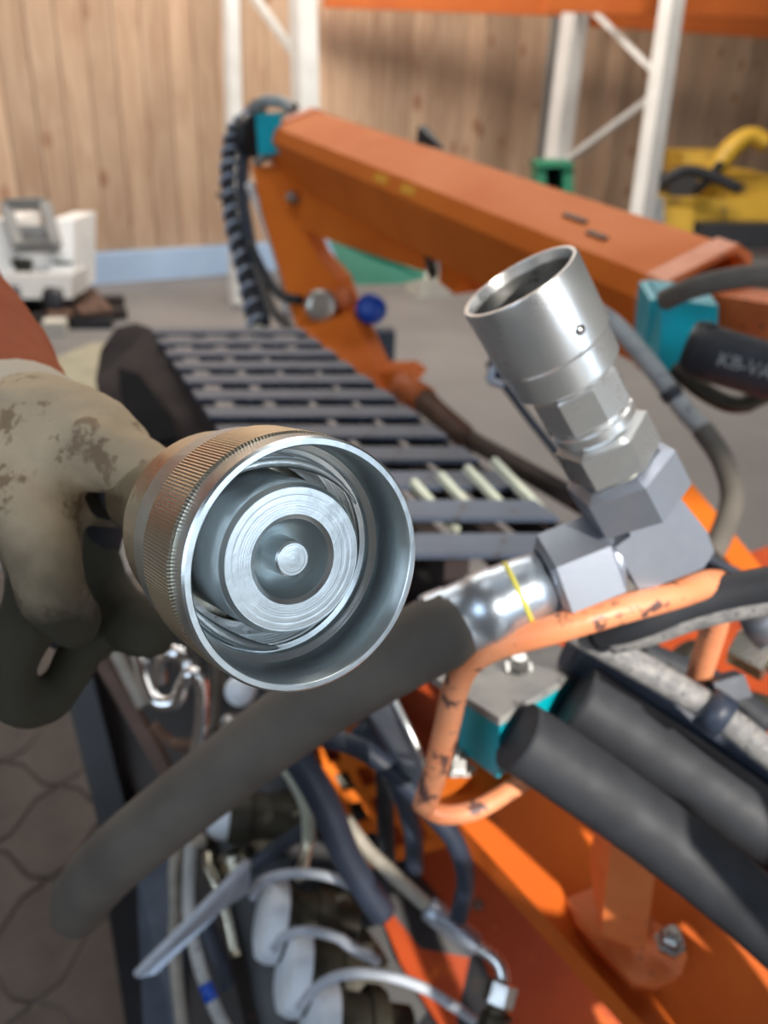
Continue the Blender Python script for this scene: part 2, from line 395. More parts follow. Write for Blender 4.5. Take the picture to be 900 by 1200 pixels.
# interlocking wavy pavers of the strip in view
def paver_mesh():
    w, l = 0.165, 0.200; a = 0.013; g = 0.0022
    def edge(p, q, n, sgn):
        out = []
        for k in range(4):
            f = (k + 0.5) / 4 if False else k / 4
            z = a if k in (1,) else (-a if k == 3 else 0)
            out.append(p.lerp(q, f) + n * z * sgn)
        return out
    c = [Vector((g, g, 0)), Vector((w - g, g, 0)), Vector((w - g, l - g, 0)), Vector((g, l - g, 0))]
    pts = edge(c[0], c[1], Vector((0, 1, 0)), 1) + edge(c[1], c[2], Vector((1, 0, 0)), 1) + edge(c[3], c[2], Vector((0, 1, 0)), 1)[::-1] + []
    # build explicitly so that opposite sides match
    b = edge(c[0], c[1], Vector((0, 1, 0)), 1); r_ = edge(c[1], c[2], Vector((1, 0, 0)), 1)
    t = edge(c[3], c[2], Vector((0, 1, 0)), 1) + [c[2]]; lft = edge(c[0], c[3], Vector((1, 0, 0)), 1) + [c[3]]
    pts = b + r_ + t[::-1][:-1] + lft[::-1][:-1]
    mb = MB().prism(pts, Vector((0, 0, 0.058))); fix(mb); mb.bevel(0.004, 1)
    for v in mb.bm.verts: v.co.z -= 0.058
    me = bpy.data.meshes.new('paver'); mb.bm.to_mesh(me); mb.bm.free(); me.materials.append(M['paver']); return me
pme = paver_mesh()
ang = math.radians(-24)
Rp = Matrix.Rotation(ang, 3, 'Z')
for i in range(-9, 9):
    for j in range(-2, 13):
        c = Vector((-0.75, 0.9, 0)) + Rp @ Vector((i * 0.165, j * 0.2 - 0.9 , 0))
        if -1.75 < c.x < 0.25 and 0.2 < c.y < 2.15:
            o = bpy.data.objects.new('paver', pme); COL.objects.link(o); o.parent = floor
            o.location = Vector((c.x, c.y, random.uniform(-0.003, 0.001))) - Vector(floor['_w']); o.rotation_euler = (random.uniform(-.006, .006), random.uniform(-.006, .006), ang)

struct('ceiling', MB().hexa(Vector((-9, -2.6, 5.0)), Vector((22, 0, 0)), Vector((0, 22, 0)), Vector((0, 0, 0.15))), M['hall'])
struct('wall_left', MB().hexa(Vector((-6.5, -2.6, 0)), Vector((0.2, 0, 0)), Vector((0, 9, 0)), Vector((0, 0, 5.0))), M['hall'])
struct('wall_right', MB().hexa(Vector((8.5, -2.6, 0)), Vector((0.2, 0, 0)), Vector((0, 17, 0)), Vector((0, 0, 5.0))), M['hall'])

fw = MB()
def fwp(x0, x1, z0, z1): fw.hexa(Vector((x0, -2.8, z0)), Vector((x1 - x0, 0, 0)), Vector((0, .2, 0)), Vector((0, 0, z1 - z0)))
fwp(-6.5, -5.4, 0, 5.0); fwp(-5.4, -1.4, 0, 1.3); fwp(-5.4, -1.4, 4.2, 5.0); fwp(-1.4, 1.6, 0, 5.0); fwp(6.0, 8.7, 0, 5.0); fwp(1.6, 6.0, 3.4, 5.0)
struct('wall_front', fw, M['hall'])
wf = MB()
for x in (-5.4, -4.1, -2.75, -1.46): wf.box((x + .03, -2.7, 2.75), .06, .08, 2.9)
for z in (1.33, 4.17): wf.box((-3.4, -2.7, z), 4.0, .08, .06)
struct('window_1', wf, M['hall'])
struct('trim_1', MB().hexa(Vector((-40, -45, -0.14)), Vector((80, 0, 0)), Vector((0, 42.2, 0)), Vector((0, 0, 0.08))), M['floor'])
tag(obj('added_hedge', MB().hexa(Vector((-40, -34, -0.06)), Vector((80, 0, 0)), Vector((0, 2.5, 0)), Vector((0, 0, 4.2))).bevel(.4), M['olive']), 'dark hedge block added unseen behind the viewer to break up sky reflections', 'hedge')  # unseen hedge, added to darken part of what the metal reflects

# ================================================================== PALLET RACK (background)
def upright(parent, pt, pb_, w, m, dep=None):
    """rack post whose visible lower point is pb_ (px,py,d) and top point pt; carried down to the floor"""
    a = P(*pt); b = P(*pb_)
    a = Vector((b.x + (a.x - b.x), b.y, a.z + 0.0)) if False else a
    d = (b - a)
    foot = a + d * (a.z / -d.z) if d.z < 0 else b
    top = a - d.normalized() * 0.5
    mb = MB().beam(foot, top, w, dep or w * 0.8, WN)
    return disp_auto(obj('upright', mb.bevel(w * 0.08, 1), m, parent))
rack = thing('pallet_rack', 'white steel pallet rack frame with diagonal brace, behind left end of orange boom', 'rack', G(300, 360))
def vpost(px, py, d, px_foot_hint=0):
    pass
# posts given by pixel at the frame's top and at a lower point
upright(rack, (270, 0, 6.1), (279, 340, 6.15), 0.10, M['rack_white'])
upright(rack, (355, 0, 5.45), (358, 125, 5.46), 0.14, M['rack_white'])
obj('brace', MB().beam(P(296, -6, 5.9), P(345, 62, 5.5), 0.055, 0.04, WN), M['rack_white'], rack)
obj('brace', MB().beam(P(345, 62, 5.6), P(278, 150, 6.6), 0.04, 0.03, WN), M['rack_grey'], rack) if False else None
rack2 = thing('pallet_rack', 'white steel pallet rack frame with two crossing braces and orange beams, at right', 'rack', G(690, 330))
upright(rack2, (676, 0, 6.9), (652, 195, 6.92), 0.17, M['rack_white'])
upright(rack2, (788, 0, 5.9), (751, 262, 5.92), 0.135, M['rack_white'])
obj('brace', MB().beam(P(678, -4, 6.8), P(768, 86, 6.0), 0.07, 0.04, WN), M['rack_white'], rack2)
obj('brace', MB().beam(P(768, 112, 6.0), P(664, 188, 6.85), 0.07, 0.04, WN), M['rack_white'], rack2)
b1 = MB().beam(P(640, -8, 5.85), P(960, 4, 6.9), 0.06, 0.22); disp_auto(obj('load_beam', b1.bevel(0.01), M['orange_beam'], rack2))
b1 = MB().beam(P(380, -14, 6.5), P(700, 0, 7.3), 0.06, 0.26); disp_auto(obj('load_beam', b1.bevel(0.01), M['orange_beam'], rack2, ))
b1 = MB().beam(P(660, 12, 7.4), P(960, 34, 8.6), 0.06, 0.22); disp_auto(obj('load_beam', b1.bevel(0.01), M['orange_beam'], rack2))
# steel columns standing at the wall
for (px, wd, lab) in ((640, 0.20, 'grey steel column at the board wall, left of the right-hand rack frame'), (886, 0.14, 'brown steel column at the board wall, at the right edge behind yellow machine')):
    b = G(px - 14 if px < 700 else px - 16, 292 if px < 700 else 268)
    c_ = MB().box((b.x, b.y, 1.6), wd, 0.12, 3.2, rzw)
    tag(disp_auto(obj('steel_column', c_.bevel(0.01, 1), M['rack_grey'] if px < 700 else M['brown'])), lab, 'column')

# ================================================================== WHITE MACHINE (left background)
wm = thing('utility_vehicle', 'small white vehicle with dark windscreen frame, parked by wall at left edge', 'vehicle', G(40, 372))
D0 = 5.6
def bx4(name, x0, y0, x1, y1, d, dep, m, bev=0.02, par=None, lab=None):
    a = P(x0, y0, d); b = P(x1, y0, d); c = P(x0, y1, d)
    mb = MB().hexa(a, b - a, Vector((0, 0, 0)) + (c - a), Vector((0, dep, 0)))
    return disp_auto(obj(name, mb.bevel(bev, 2), m, par, lab))
bx4('bonnet', 14, 292, 74, 330, D0, 0.5, M['white_paint'], 0.06, wm)
bx4('fender', 58, 258, 86, 345, D0 - 0.05, 0.45, M['white_paint'], 0.07, wm)
bx4('fender', -14, 258, 16, 340, D0 - 0.05, 0.45, M['white_paint'], 0.07, wm)
fr = MB()
for a, b in (((6, 240), (52, 238)), ((52, 238), (66, 288)), ((66, 288), (22, 290)), ((22, 290), (6, 240))):
    fr.beam(P(a[0], a[1], D0 - 0.1), P(b[0], b[1], D0 - 0.1), 0.07, 0.05, WN)
obj('windscreen_frame', fr, M['rack_grey'], wm)
bx4('windscreen', 14, 264, 60, 286, D0 + 0.02, 0.03, M['conc_block'], 0.01, wm)
bx4('bumper', 4, 322, 84, 350, D0 - 0.14, 0.3, M['rack_white'], 0.03, wm)
for px in (22, 72):
    c = P(px, 352, D0 - 0.05); c.z = 0.12
    obj('wheel', MB().lathe(c - Vector((0.09, 0, 0)), Vector((1, 0, 0)), [(0, .05), (0, .10), (.02, .12), (.12, .12), (.14, .10), (.14, .05)], 20), M['black'], wm)
    obj('mount', MB().box((c.x, c.y + .2, .26), .12, .2, .2), M['olive'], wm)

def ground_box(name, label, cat, px, py, sx, sy, sz, rz, m, z=0.0):
    g = G(px, py, z)
    return tag(disp_auto(obj(name, MB().box((g.x, g.y, z + sz / 2), sx, sy, sz, rz).bevel(min(sx, sy, sz) * .12), m)), label, cat)
ground_box('floor_mat', 'beige mat lying on the floor between sleeve and black step', 'mat', 108, 432, 0.55, 0.9, 0.012, -0.25, M['beige'])
ground_box('packing_box', 'small pale box on the floor beside dark bar, left background', 'box', 66, 392, 0.13, 0.13, 0.09, 0.2, M['cardboard'])
ground_box('steel_bar', 'short black bar lying on the floor behind the black step', 'bar', 108, 384, 0.26, 0.09, 0.06, 0.18, M['black'])
pal = thing('pallet', 'dark broken wooden pallet lying in front of the white vehicle', 'pallet', G(92, 365))
for k in range(5):
    g = G(60 + k * 14, 372 - k * 1.5); obj('board', MB().box((g.x, g.y, 0.085), 0.075, 0.75, 0.022, 0.5 + random.uniform(-.06, .06)), M['brown'], pal)
for k in range(2):
    g = G(92, 378 - k * 16); obj('bearer', MB().box((g.x, g.y, 0.037), 0.62, 0.07, 0.072, 0.5), M['black_brown'], pal)
ground_box('steel_bar', 'dark grey angled bar lying by the broken pallet under the white vehicle', 'bar', 50, 366, 0.45, 0.1, 0.09, -0.35, M['olive'])
ground_box('packing_box', 'crumpled pale parcel on the floor under the orange boom', 'box', 502, 344, 0.30, 0.22, 0.14, 0.5, M['cardboard'])

# ================================================================== YELLOW MACHINE (right background)
ym = thing('yellow_digger', 'yellow and black mini digger parked at the board wall, right edge', 'machine', G(850, 315))
DY = 6.4
bx4('body', 775, 232, 905, 262, DY, 0.8, M['yellow_paint'], 0.05, ym)
bx4('hood', 822, 205, 905, 236, DY + .2, 0.8, M['yellow_paint'], 0.06, ym)
bx4('track', 822, 262, 925, 292, DY - .15, 0.4, M['black'], 0.07, ym)
bx4('blade', 778, 245, 812, 285, DY - .3, 0.1, M['yellow_paint'], 0.02, ym)
bx4('engine_box', 800, 178, 856, 210, DY + .3, 0.5, M['yellow_paint'], 0.05, ym)
bx4('seat', 786, 206, 820, 232, DY + .1, 0.4, M['black'], 0.05, ym)
obj('digger_arm', MB().tube([(P(826, 222, DY), .07), (P(852, 180, DY), .08), (P(878, 160, DY), .07), (P(900, 170, DY), .06)], .07, 8), M['yellow_paint'], ym)
obj('ram', MB().tube([P(815, 226, DY - .1), P(845, 192, DY - .1)], .035, 10, smooth=False), M['black'], ym)
obj('hydraulic_hose', MB().tube([(P(775, 215, DY - .2), .04), (P(800, 200, DY - .2), .04), (P(830, 205, DY - .2), .04), (P(868, 222, DY - .2), .04)], .04, 8), M['black'], ym)
bx4('bucket', 757, 232, 778, 272, DY - .4, 0.4, M['conc_block'], 0.04, ym)
ground_box('kerb_block', 'low grey-green concrete kerb on the floor in front of the yellow digger', 'kerb', 860, 322, 1.6, 0.3, 0.12, 0.35, M['conc_block'])

# ================================================================== ORANGE BOOM
def sq_frame(a, b, upv):
    t = (b - a).normalized(); s_ = t.cross(upv).normalized(); u = s_.cross(t).normalized(); return s_, u, t
boom = thing('boom_arm', 'large orange square-section boom arm running across the background to the right', 'machine arm', P(560, 460, 1.6))
a = P(354, 174, 2.08); b = P(812, 366, 1.12)
sd, uu, tt = sq_frame(a, b, Vector((0, 0, 1)))
rb_ = math.radians(20); sd, uu = sd * math.cos(rb_) - uu * math.sin(rb_), uu * math.cos(rb_) + sd * math.sin(rb_)
hw, hh, ch = 0.078, 0.072, 0.022
sec = [(-hw + ch, hh), (hw - ch, hh), (hw, hh - ch), (hw, -hh + ch), (hw - ch, -hh), (-hw + ch, -hh), (-hw, -hh + ch), (-hw, hh - ch)]
def sec_pts(c, k=1.0): return [c + sd * x * k + uu * y * k for x, y in sec]
mb = MB()
r1 = [mb.bm.verts.new(p) for p in sec_pts(a)]; r2 = [mb.bm.verts.new(p) for p in sec_pts(b)]
i1 = [mb.bm.verts.new(p) for p in sec_pts(a, .88)]; i2 = [mb.bm.verts.new(p) for p in sec_pts(b, .88)]
for k in range(8):
    j = (k + 1) % 8
    mb.bm.faces.new((r1[k], r1[j], r2[j], r2[k])); mb.bm.faces.new((i1[k], i2[k], i2[j], i1[j]))
    mb.bm.faces.new((r1[k], i1[k], i1[j], r1[j])); mb.bm.faces.new((r2[k], r2[j], i2[j], i2[k]))
obj('box_tube', mb, M['orange'], boom)
for c, nm in ((a, 'end_collar'), (b, 'end_collar')):
    mb = MB(); rr = []
    for off, k in ((-0.018, 1.02), (0.018, 1.02), (0.018, .9), (-0.018, .9)):
        rr.append([mb.bm.verts.new(p) for p in sec_pts(c + tt * off, k * 1.03)])
    for q in range(4):
        for k in range(8):
            mb.bm.faces.new((rr[q][k], rr[q][(k + 1) % 8], rr[(q + 1) % 4][(k + 1) % 8], rr[(q + 1) % 4][k]))
    obj(nm, mb, M['orange_old'], boom)
# ear with the yellow overspray, slots stamped in the top
for u_, v_, l_ in ((0.80, 0.0, 0.05), (0.86, 0.25, 0.04)):
    c = a.lerp(b, u_) + uu * (hh + .0015) + sd * hw * v_
    obj('slot_plate', MB().beam(c, c + tt * l_, 0.008, 0.004, uu), M['brown'], boom)
for u_, v_ in ((0.42, .9), (0.50, .93)):
    c = a.lerp(b, u_) + uu * (hh - .011) + sd * (hw - .011)
    obj('paint_patch', MB().beam(c, c + tt * .05, 0.016, 0.003, (uu + sd).normalized()), M['yellow_spot'], boom)
# lug at (500,155)
c = P(500, 165, 1.9)
obj('lug', MB().prism([P(488, 168, 1.92), P(490, 148, 1.92), P(500, 147, 1.92), P(522, 176, 1.86)], Vector((0, .02, 0))), M['black'], boom)
# hanging web plate
obj('web_plate', MB().prism([P(352, 205, 1.98), P(505, 262, 1.70), P(496, 318, 1.70), P(352, 270, 1.98)], Vector((.01, .04, 0))), M['orange'], boom)
obj('pivot_bracket', MB().prism([P(516, 298, 1.68), P(548, 310, 1.62), P(560, 342, 1.62), P(532, 345, 1.62), P(514, 330, 1.68)], Vector((.01, .05, 0))), M['orange'], boom)
obj('pivot_pin', MB().tube([P(500, 285, 1.67), P(508, 325, 1.67)], .010, smooth=False), M['olive'], boom)
obj('pivot_bracket', MB().prism([P(556, 322, 1.6), P(600, 335, 1.5), P(612, 358, 1.5), P(566, 348, 1.6)], Vector((.01, .05, 0))), M['orange'], boom)
# far end fitting: teal block with hose loop
obj('end_block', disp := MB().prism([P(299, 134, 2.02), P(328, 132, 2.00), P(330, 180, 2.00), P(303, 182, 2.02)], Vector((0, .10, 0))).bevel(.006), M['teal'], boom)
obj('pivot_disc', MB().lathe(P(292, 160, 2.18), P(318, 160, 2.13) - P(288, 160, 2.18), [(0, .045), (0, .052), (.03, .052), (.03, .045)], 24), M['black'], boom)
obj('cable_clip', MB().tube([P(300, 192, 2.08), P(310, 184, 2.06), P(322, 184, 2.06)], .011), M['tan'], boom)
# near end: inner arm, teal cylinder head
obj('inner_arm', MB().beam(P(780, 362, 1.16), P(1230, 450, .80), 0.085, 0.075).bevel(.008), M['orange_old'], boom)
th = MB().prism([P(772, 345, 1.0), P(838, 362, .98), P(846, 392, .96), P(800, 404, .96), P(776, 412, .96)], Vector((.0, .05, .0))).bevel(.004)
obj('cylinder_head', MB().hexa(P(776, 350, .98), P(842, 358, .97) - P(776, 350, .98), P(770, 440, .97) - P(776, 350, .98), Vector((.0, .06, .01))).bevel(.006), M['teal'], boom)
obj('cylinder_head_cheek', MB().hexa(P(762, 352, 1.0), P(778, 350, .985) - P(762, 352, 1.0), P(770, 408, 1.0) - P(776, 350, .985) + P(0, 0, 0) * 0, Vector((.0, .06, .01))).bevel(.003), M['teal'], boom)

# lower arm
low = thing('lower_arm', 'orange folded lower arm hanging beneath the far end of the boom', 'machine arm', P(430, 470, 1.75))
obj('arm_upper', MB().prism([P(296, 196, 2.06), P(350, 200, 2.02), P(352, 250, 2.0), P(372, 300, 1.95), P(398, 330, 1.92), P(412, 372, 1.88), P(350, 392, 1.92), P(328, 320, 1.98), P(306, 250, 2.04)], Vector((.02, .09, 0))).bevel(.006), M['orange'], low)
obj('arm_lower', MB().prism([P(350, 385, 1.88), P(412, 366, 1.86), P(428, 400, 1.82), P(444, 436, 1.74), P(478, 436, 1.66), P(490, 446, 1.64), P(462, 474, 1.66), P(430, 462, 1.76)], Vector((.02, .08, 0))).bevel(.006), M['orange'], low)
obj('pivot_hub', MB().lathe(P(376, 358, 1.86), P(376, 358, 1.9) - P(376, 358, 1.86), [(0, 0.02), (0, .034), (.02, .036), (.09, .036), (.09, .01)], 24), M['lens'], low, label='pale glassy round hub cover')
obj('pivot_hub', MB().lathe(P(403, 350, 1.88), P(403, 350, 1.9) - P(403, 350, 1.88), [(0, 0.01), (0, .022), (.02, .024), (.08, .024), (.08, .01)], 24), M['orange_old'], low)
obj('blue_cap', MB().lathe(P(433, 361, 1.84), Vector((.1, 1, -.3)), [(0, 0.012), (0.004, .026), (.015, .033), (.05, .033), (.05, .02)], 24), M['blue'], low, label='bright blue plastic end cap')
obj('bolt', MB().lathe(P(343, 234, 1.99), -FW, [(0, .015), (.02, .015), (.026, .008)], 6, smooth=False), M['steel_dirty'], low)
# strut from arm towards the machine
rod = thing('hydraulic_ram', 'slim hydraulic ram with rusty rod eye running from lower arm to frame', 'ram', P(590, 560, 1.3))
obj('rod_eye', MB().tube([P(468, 452, 1.62), P(498, 470, 1.58)], .028, smooth=False), M['orange_old'], rod)
obj('rod_gland', MB().tube([(P(488, 462, 1.60), .026), (P(512, 484, 1.54), .022), (P(540, 512, 1.46), .026), (P(552, 522, 1.44), .020)], .026, smooth=False), M['brown'], rod)
obj('rod', MB().tube([(P(552, 516, 1.44), .016), (P(700, 600, 1.10), .015)], .014, smooth=False), M['black_brown'], rod)

def twin(name, label, cat, seq, r, m, **k): return hose(name, seq, r, m, label, cat, **k)
twin('hose_bundle', 'blue-grey spiral-wrapped hose bundle hanging from the far boom end', 'hose', [(290, 140, 2.2), (272, 165, 2.2), (266, 215, 2.18), (272, 270, 2.15), (286, 330, 2.1), (300, 385, 2.05)], .020, M['braid_light']) if False else None
hb = thing('hose_bundle', 'spiral-wrapped hose bundle hanging down from the far end of the boom', 'hose', P(300, 390, 2.05))
core = [(300, 132, 2.2), (276, 152, 2.2), (267, 200, 2.18), (272, 260, 2.15), (286, 320, 2.1), (300, 384, 2.05)]
ih_ = obj('inner_hose', MB().tube(PL(core), .018), M['rubber'], hb)
obj('outer_hose', MB().tube(PL([(306, 128, 2.24), (290, 150, 2.2), (284, 210, 2.16), (290, 270, 2.12), (302, 330, 2.1), (310, 380, 2.06)]), .016), M['rubber_blue'], hb)
cp = crom([(P(*q), 0.0) for q in core], 22); hx = []
for i, (p, _) in enumerate(cp):
    t = (cp[min(i + 1, len(cp) - 1)][0] - cp[max(i - 1, 0)][0]).normalized(); x, y, _a = frame(t); an = i * .95
    hx.append(p + (x * math.cos(an) + y * math.sin(an)) * .0195)
obj('spiral_wrap', MB().tube(hx, .0052, 6, smooth=False), M['wrap'], ih_)
obj('end_fitting', MB().tube([P(300, 384, 2.05), P(303, 398, 2.03)], .017, smooth=False), M['cream'], hb)
obj('cable_tie', MB().tube([P(255, 228, 2.16), P(268, 232, 2.14), P(282, 230, 2.14)], .006), M['black'], hb)
hose('hydraulic_hose', [(298, 128, 2.16), (310, 119, 2.12), (330, 120, 2.1), (342, 130, 2.08)], .014, M['braid_light'], 'pale hose loop over the teal block at far boom end', 'hose')
hose('hydraulic_hose', [(286, 140, 2.22), (298, 122, 2.22), (322, 116, 2.2), (346, 126, 2.14)], .010, M['rubber'], 'thin black hose looping over the far boom end', 'hose')
hose('hydraulic_hose', [(292, 215, 2.1), (306, 245, 2.1), (322, 290, 2.08), (333, 330, 2.05), (338, 372, 2.0)], .012, M['white_paint'], 'white hose running down beside the orange lower arm', 'hose')
hose('hydraulic_hose', [(292, 285, 2.05), (310, 320, 2.02), (328, 345, 1.97), (352, 352, 1.92)], .011, M['rubber'], 'black hose bending from bundle to the glassy hub', 'hose')
hose('hydraulic_hose', [(300, 310, 2.04), (318, 360, 2.0), (340, 385, 1.96)], .011, M['rubber_dusty'], 'grey hose dropping past the orange arm towards the black step', 'hose')

# green tipping tray & others behind
gt = tag(obj('green_sheet', MB().prism([P(384, 280, 2.3), P(440, 292, 2.3), P(498, 326, 2.3), P(470, 333, 2.25), P(418, 334, 2.2), P(402, 318, 2.2)], Vector((.0, .06, .01))).bevel(.006), M['green']), 'bright green plastic tray wedged below the boom web plate', 'tray')
dg = thing('green_crate', 'dark green crate seen above the boom, below the rack post', 'crate', G(655, 330))
c = P(652, 205, 5.2)
for (x0, x1) in ((630, 640), (660, 672)):
    bx4('side_panel', x0, 190, x1, 236, 5.2, .3, M['dgreen'], .01, dg)
bx4('back_panel', 632, 193, 670, 236, 5.45, .04, M['black'], .005, dg)
bx4('top_rim', 629, 190, 672, 196, 5.18, .3, M['dgreen'], .01, dg)
bx4('base_box', 630, 232, 672, 330, 5.22, .3, M['dgreen'], .01, dg)
ground_box('blue_container', 'dark blue canister standing on the floor just beyond the lower arm', 'canister', 446, 440, .13, .1, .26, .2, M['rubber_blue'])

# ================================================================== BLACK SLATTED STEP
FL = P(176, 384, 1.5); FR = P(352, 384, 1.5)
DV = RT * .333 - UP * .3525 - FW * .75
SV = FR - FL; NZ = SV.cross(DV).normalized()
if NZ.z < 0: NZ = -NZ
grate = thing('slatted_step', 'black slatted steel step plate with a curved side cheek, mid-picture behind the couplings', 'step', FL + DV * .5 - Vector((0, 0, .2)))
dn = DV.normalized(); sn = SV.normalized()
for i in range(12):
    o_ = FL + DV * (i / 11.3)
    mb = MB().hexa(o_, SV * 1.0, DV.normalized() * .043, -NZ * .005).bevel(.0015)
    disp_auto(obj('slat', mb, M['grate'], grate))
for k in (0.02, .27, .50, .73, .97):
    mb = MB().hexa(FL + SV * k - NZ * .014, SV.normalized() * .022, DV * 1.0, -NZ * .03)
    obj('cross_bar', mb, M['grate_side'], grate)
# side cheek: arched plate
ck = [(176, 384, 1.5), (158, 378, 1.5), (136, 384, 1.47), (118, 410, 1.42), (112, 445, 1.38), (120, 490, 1.3), (140, 530, 1.2), (290, 580, 1.02), (262, 520, 1.12), (222, 452, 1.27), (196, 408, 1.4)]
mb = MB().prism(PL(ck), Vector((.012, .0, -.02)))
obj('side_cheek', mb, M['grate_side'], grate)
obj('cheek_recess_shade', MB().prism(PL([(140, 432, 1.36), (165, 440, 1.33), (200, 485, 1.22), (210, 515, 1.15), (170, 520, 1.18), (145, 480, 1.27)]), Vector((0, -.006, .004))), M['void'], grate)  # dark slab on the cheek stands for the shade inside its recess
obj('edge_rail', MB().beam(FR - NZ * .012, FR + DV * 1.0 - NZ * .012, .006, .010), M['black'], grate)
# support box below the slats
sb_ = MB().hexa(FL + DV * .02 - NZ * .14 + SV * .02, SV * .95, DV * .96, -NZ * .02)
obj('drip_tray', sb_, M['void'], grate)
for k in range(5):
    o_ = P(505 + k * 34, 655 - k * 9, .80)
    obj('rung', MB().beam(o_ + Vector((0, .04, .0)), o_ + Vector((-.045, .09, .03)), .007, .007), M['cream'], grate)
for u_, v_ in ((.06, .05), (.94, .05), (.06, .95), (.94, .95)):
    o_ = FL + SV * u_ + DV * v_ - NZ * .04; bt = Vector((o_.x, o_.y, 0.0))
    obj('leg', MB().beam(bt, o_, .03, .03, Vector((0, 1, 0))), M['black'], grate)

# ================================================================== MACHINE FRAME (orange, lower right)
fr_ = thing('machine_frame', 'orange steel machine frame with bent guard bar, lower right of picture', 'machine frame', P(640, 1150, .95))
# deep base plate
obj('base_plate', MB().prism(PL([(350, 835, 1.0), (900, 640, 1.25), (1150, 900, 1.0), (1150, 1400, .80), (640, 1400, .78), (470, 1130, .86)]), Vector((0, .01, -.02))), M['orange_shaded'], fr_)
# long rail
obj('rail', MB().prism(PL([(512, 935, .68), (620, 860, .76), (1000, 1210, .62), (1000, 1500, .55), (885, 1345, .54)]), Vector((0, .004, -.024))).bevel(.004), M['orange_rail'], fr_)
# perforated guard plate (between the hoses)
pp = MB()
o_ = P(352, 836, .93); vx = P(452, 812, .95) - o_; vy = P(430, 1010, .86) - o_
nx, ny = 4, 5
for i in range(nx + 1): pp.hexa(o_ + vx * (i / nx) - vx * .04, vx * .085, vy, Vector((0, .006, 0)))
for j in range(ny + 1): pp.hexa(o_ + vy * (j / ny) - vy * .03 - Vector((0, .0008, 0)), vx, vy * .07, Vector((0, .0045, 0)))
g_ = obj('perforated_plate', pp, M['orange'], fr_)
# bracket post with foot flange and bolt
a = P(740, 1015, .60); b = P(722, 1112, .625)
obj('bracket_post', MB().hexa(P(718, 975, .60), P(772, 992, .585) - P(718, 975, .60), P(704, 1096, .625) - P(718, 975, .60), Vector((0, .05, .015))).bevel(.003), M['orange_old'], fr_)
fl = [(664, 1052, .66), (705, 1036, .66), (800, 1102, .62), (806, 1122, .615), (798, 1142, .61), (772, 1154, .605), (742, 1152, .605), (676, 1082, .64)]
ffl_ = obj('foot_flange', MB().prism(PL(fl), Vector((0, 0.003, -.010))).bevel(.0015), M['orange_old'], fr_)
nb = P(785, 1106, .608)
bn = obj('flange_bolt', MB().lathe(nb, UP * .9 - FW * .5, [(0, .011), (.002, .011), (.002, .0085), (.009, .0085), (.0105, .0065), (.0105, .004), (.016, .004), (.016, 0)], 6, smooth=False), M['steel_dirty'], ffl_, label='grey bolt head and nut')
hl = P(757, 1057, .592)
# guard bar
gb = [(497, 946, .500), (510, 905, .487), (524, 850, .466), (534, 806, .445), (548, 778, .428), (580, 757, .414), (650, 737, .402), (720, 716, .402), (790, 697, .412), (832, 684, .428), (846, 692, .440), (838, 730, .462), (818, 796, .500)]
obj('guard_bar', MB().tube(PL(gb), .0072, 16), M['orange_pale'], fr_, label='bent pale orange round guard bar with chipped paint')
gb2 = [(497, 944, .500), (520, 955, .500), (560, 948, .502), (610, 918, .515), (680, 882, .54)]
obj('guard_base_bar', MB().tube(PL(gb2), .0058, 14), M['orange_pale'], fr_)
obj('gusset_plate', MB().prism(PL([(500, 938, .515), (556, 878, .56), (640, 900, .56), (612, 925, .53), (560, 950, .515)]), Vector((0, .006, -.004))), M['orange'], fr_)
obj('gusset_bolt', MB().lathe(P(536, 905, .53), UP, [(0, .012), (.003, .012), (.003, .008), (.010, .008), (.010, .004), (.014, .004), (.014, 0)], 6, smooth=False), M['steel_dirty'], fr_)
obj('grey_cheek_plate', MB().prism(PL([(418, 812, .60), (446, 796, .58), (474, 850, .57), (500, 905, .57), (488, 918, .58), (466, 900, .60)]), Vector((.002, .004, 0))), M['steel_matt'], fr_, label='grey bare metal cheek plate')
obj('cheek_edge', MB().tube(PL([(452, 800, .578), (478, 852, .566), (502, 906, .566)]), .0022, 8), M['steel'], fr_)
# frame beneath/behind right
obj('side_strut', MB().beam(P(748, 520, 1.02), P(884, 690, .84), .030, .022), M['orange'], fr_)
obj('side_gusset', MB().prism(PL([(790, 610, .95), (842, 606, .93), (890, 675, .86), (830, 690, .86)]), Vector((.01, .02, -.01))), M['brown'], fr_)
obj('side_strut', MB().beam(P(812, 655, .72), P(905, 705, .66), .012, .018), M['rubber_blue'], fr_)
for px, py, d in ((600, 1010, .74), (560, 1060, .80), (652, 990, .70)):
    obj('rivet', MB().lathe(P(px, py, d), UP - FW, [(0, .006), (.004, .005), (.006, .002)], 12), M['brown'], fr_)
# legs down to the floor, hidden below the plates
for px, py in ((640, 1100), (980, 1000)):
    t_ = P(px, py, .9); t_.z -= .22; obj('leg', MB().beam(Vector((t_.x, t_.y, 0)), t_ + Vector((0, 0, .0)), .08, .08, Vector((0, 1, 0))), M['orange'], fr_)

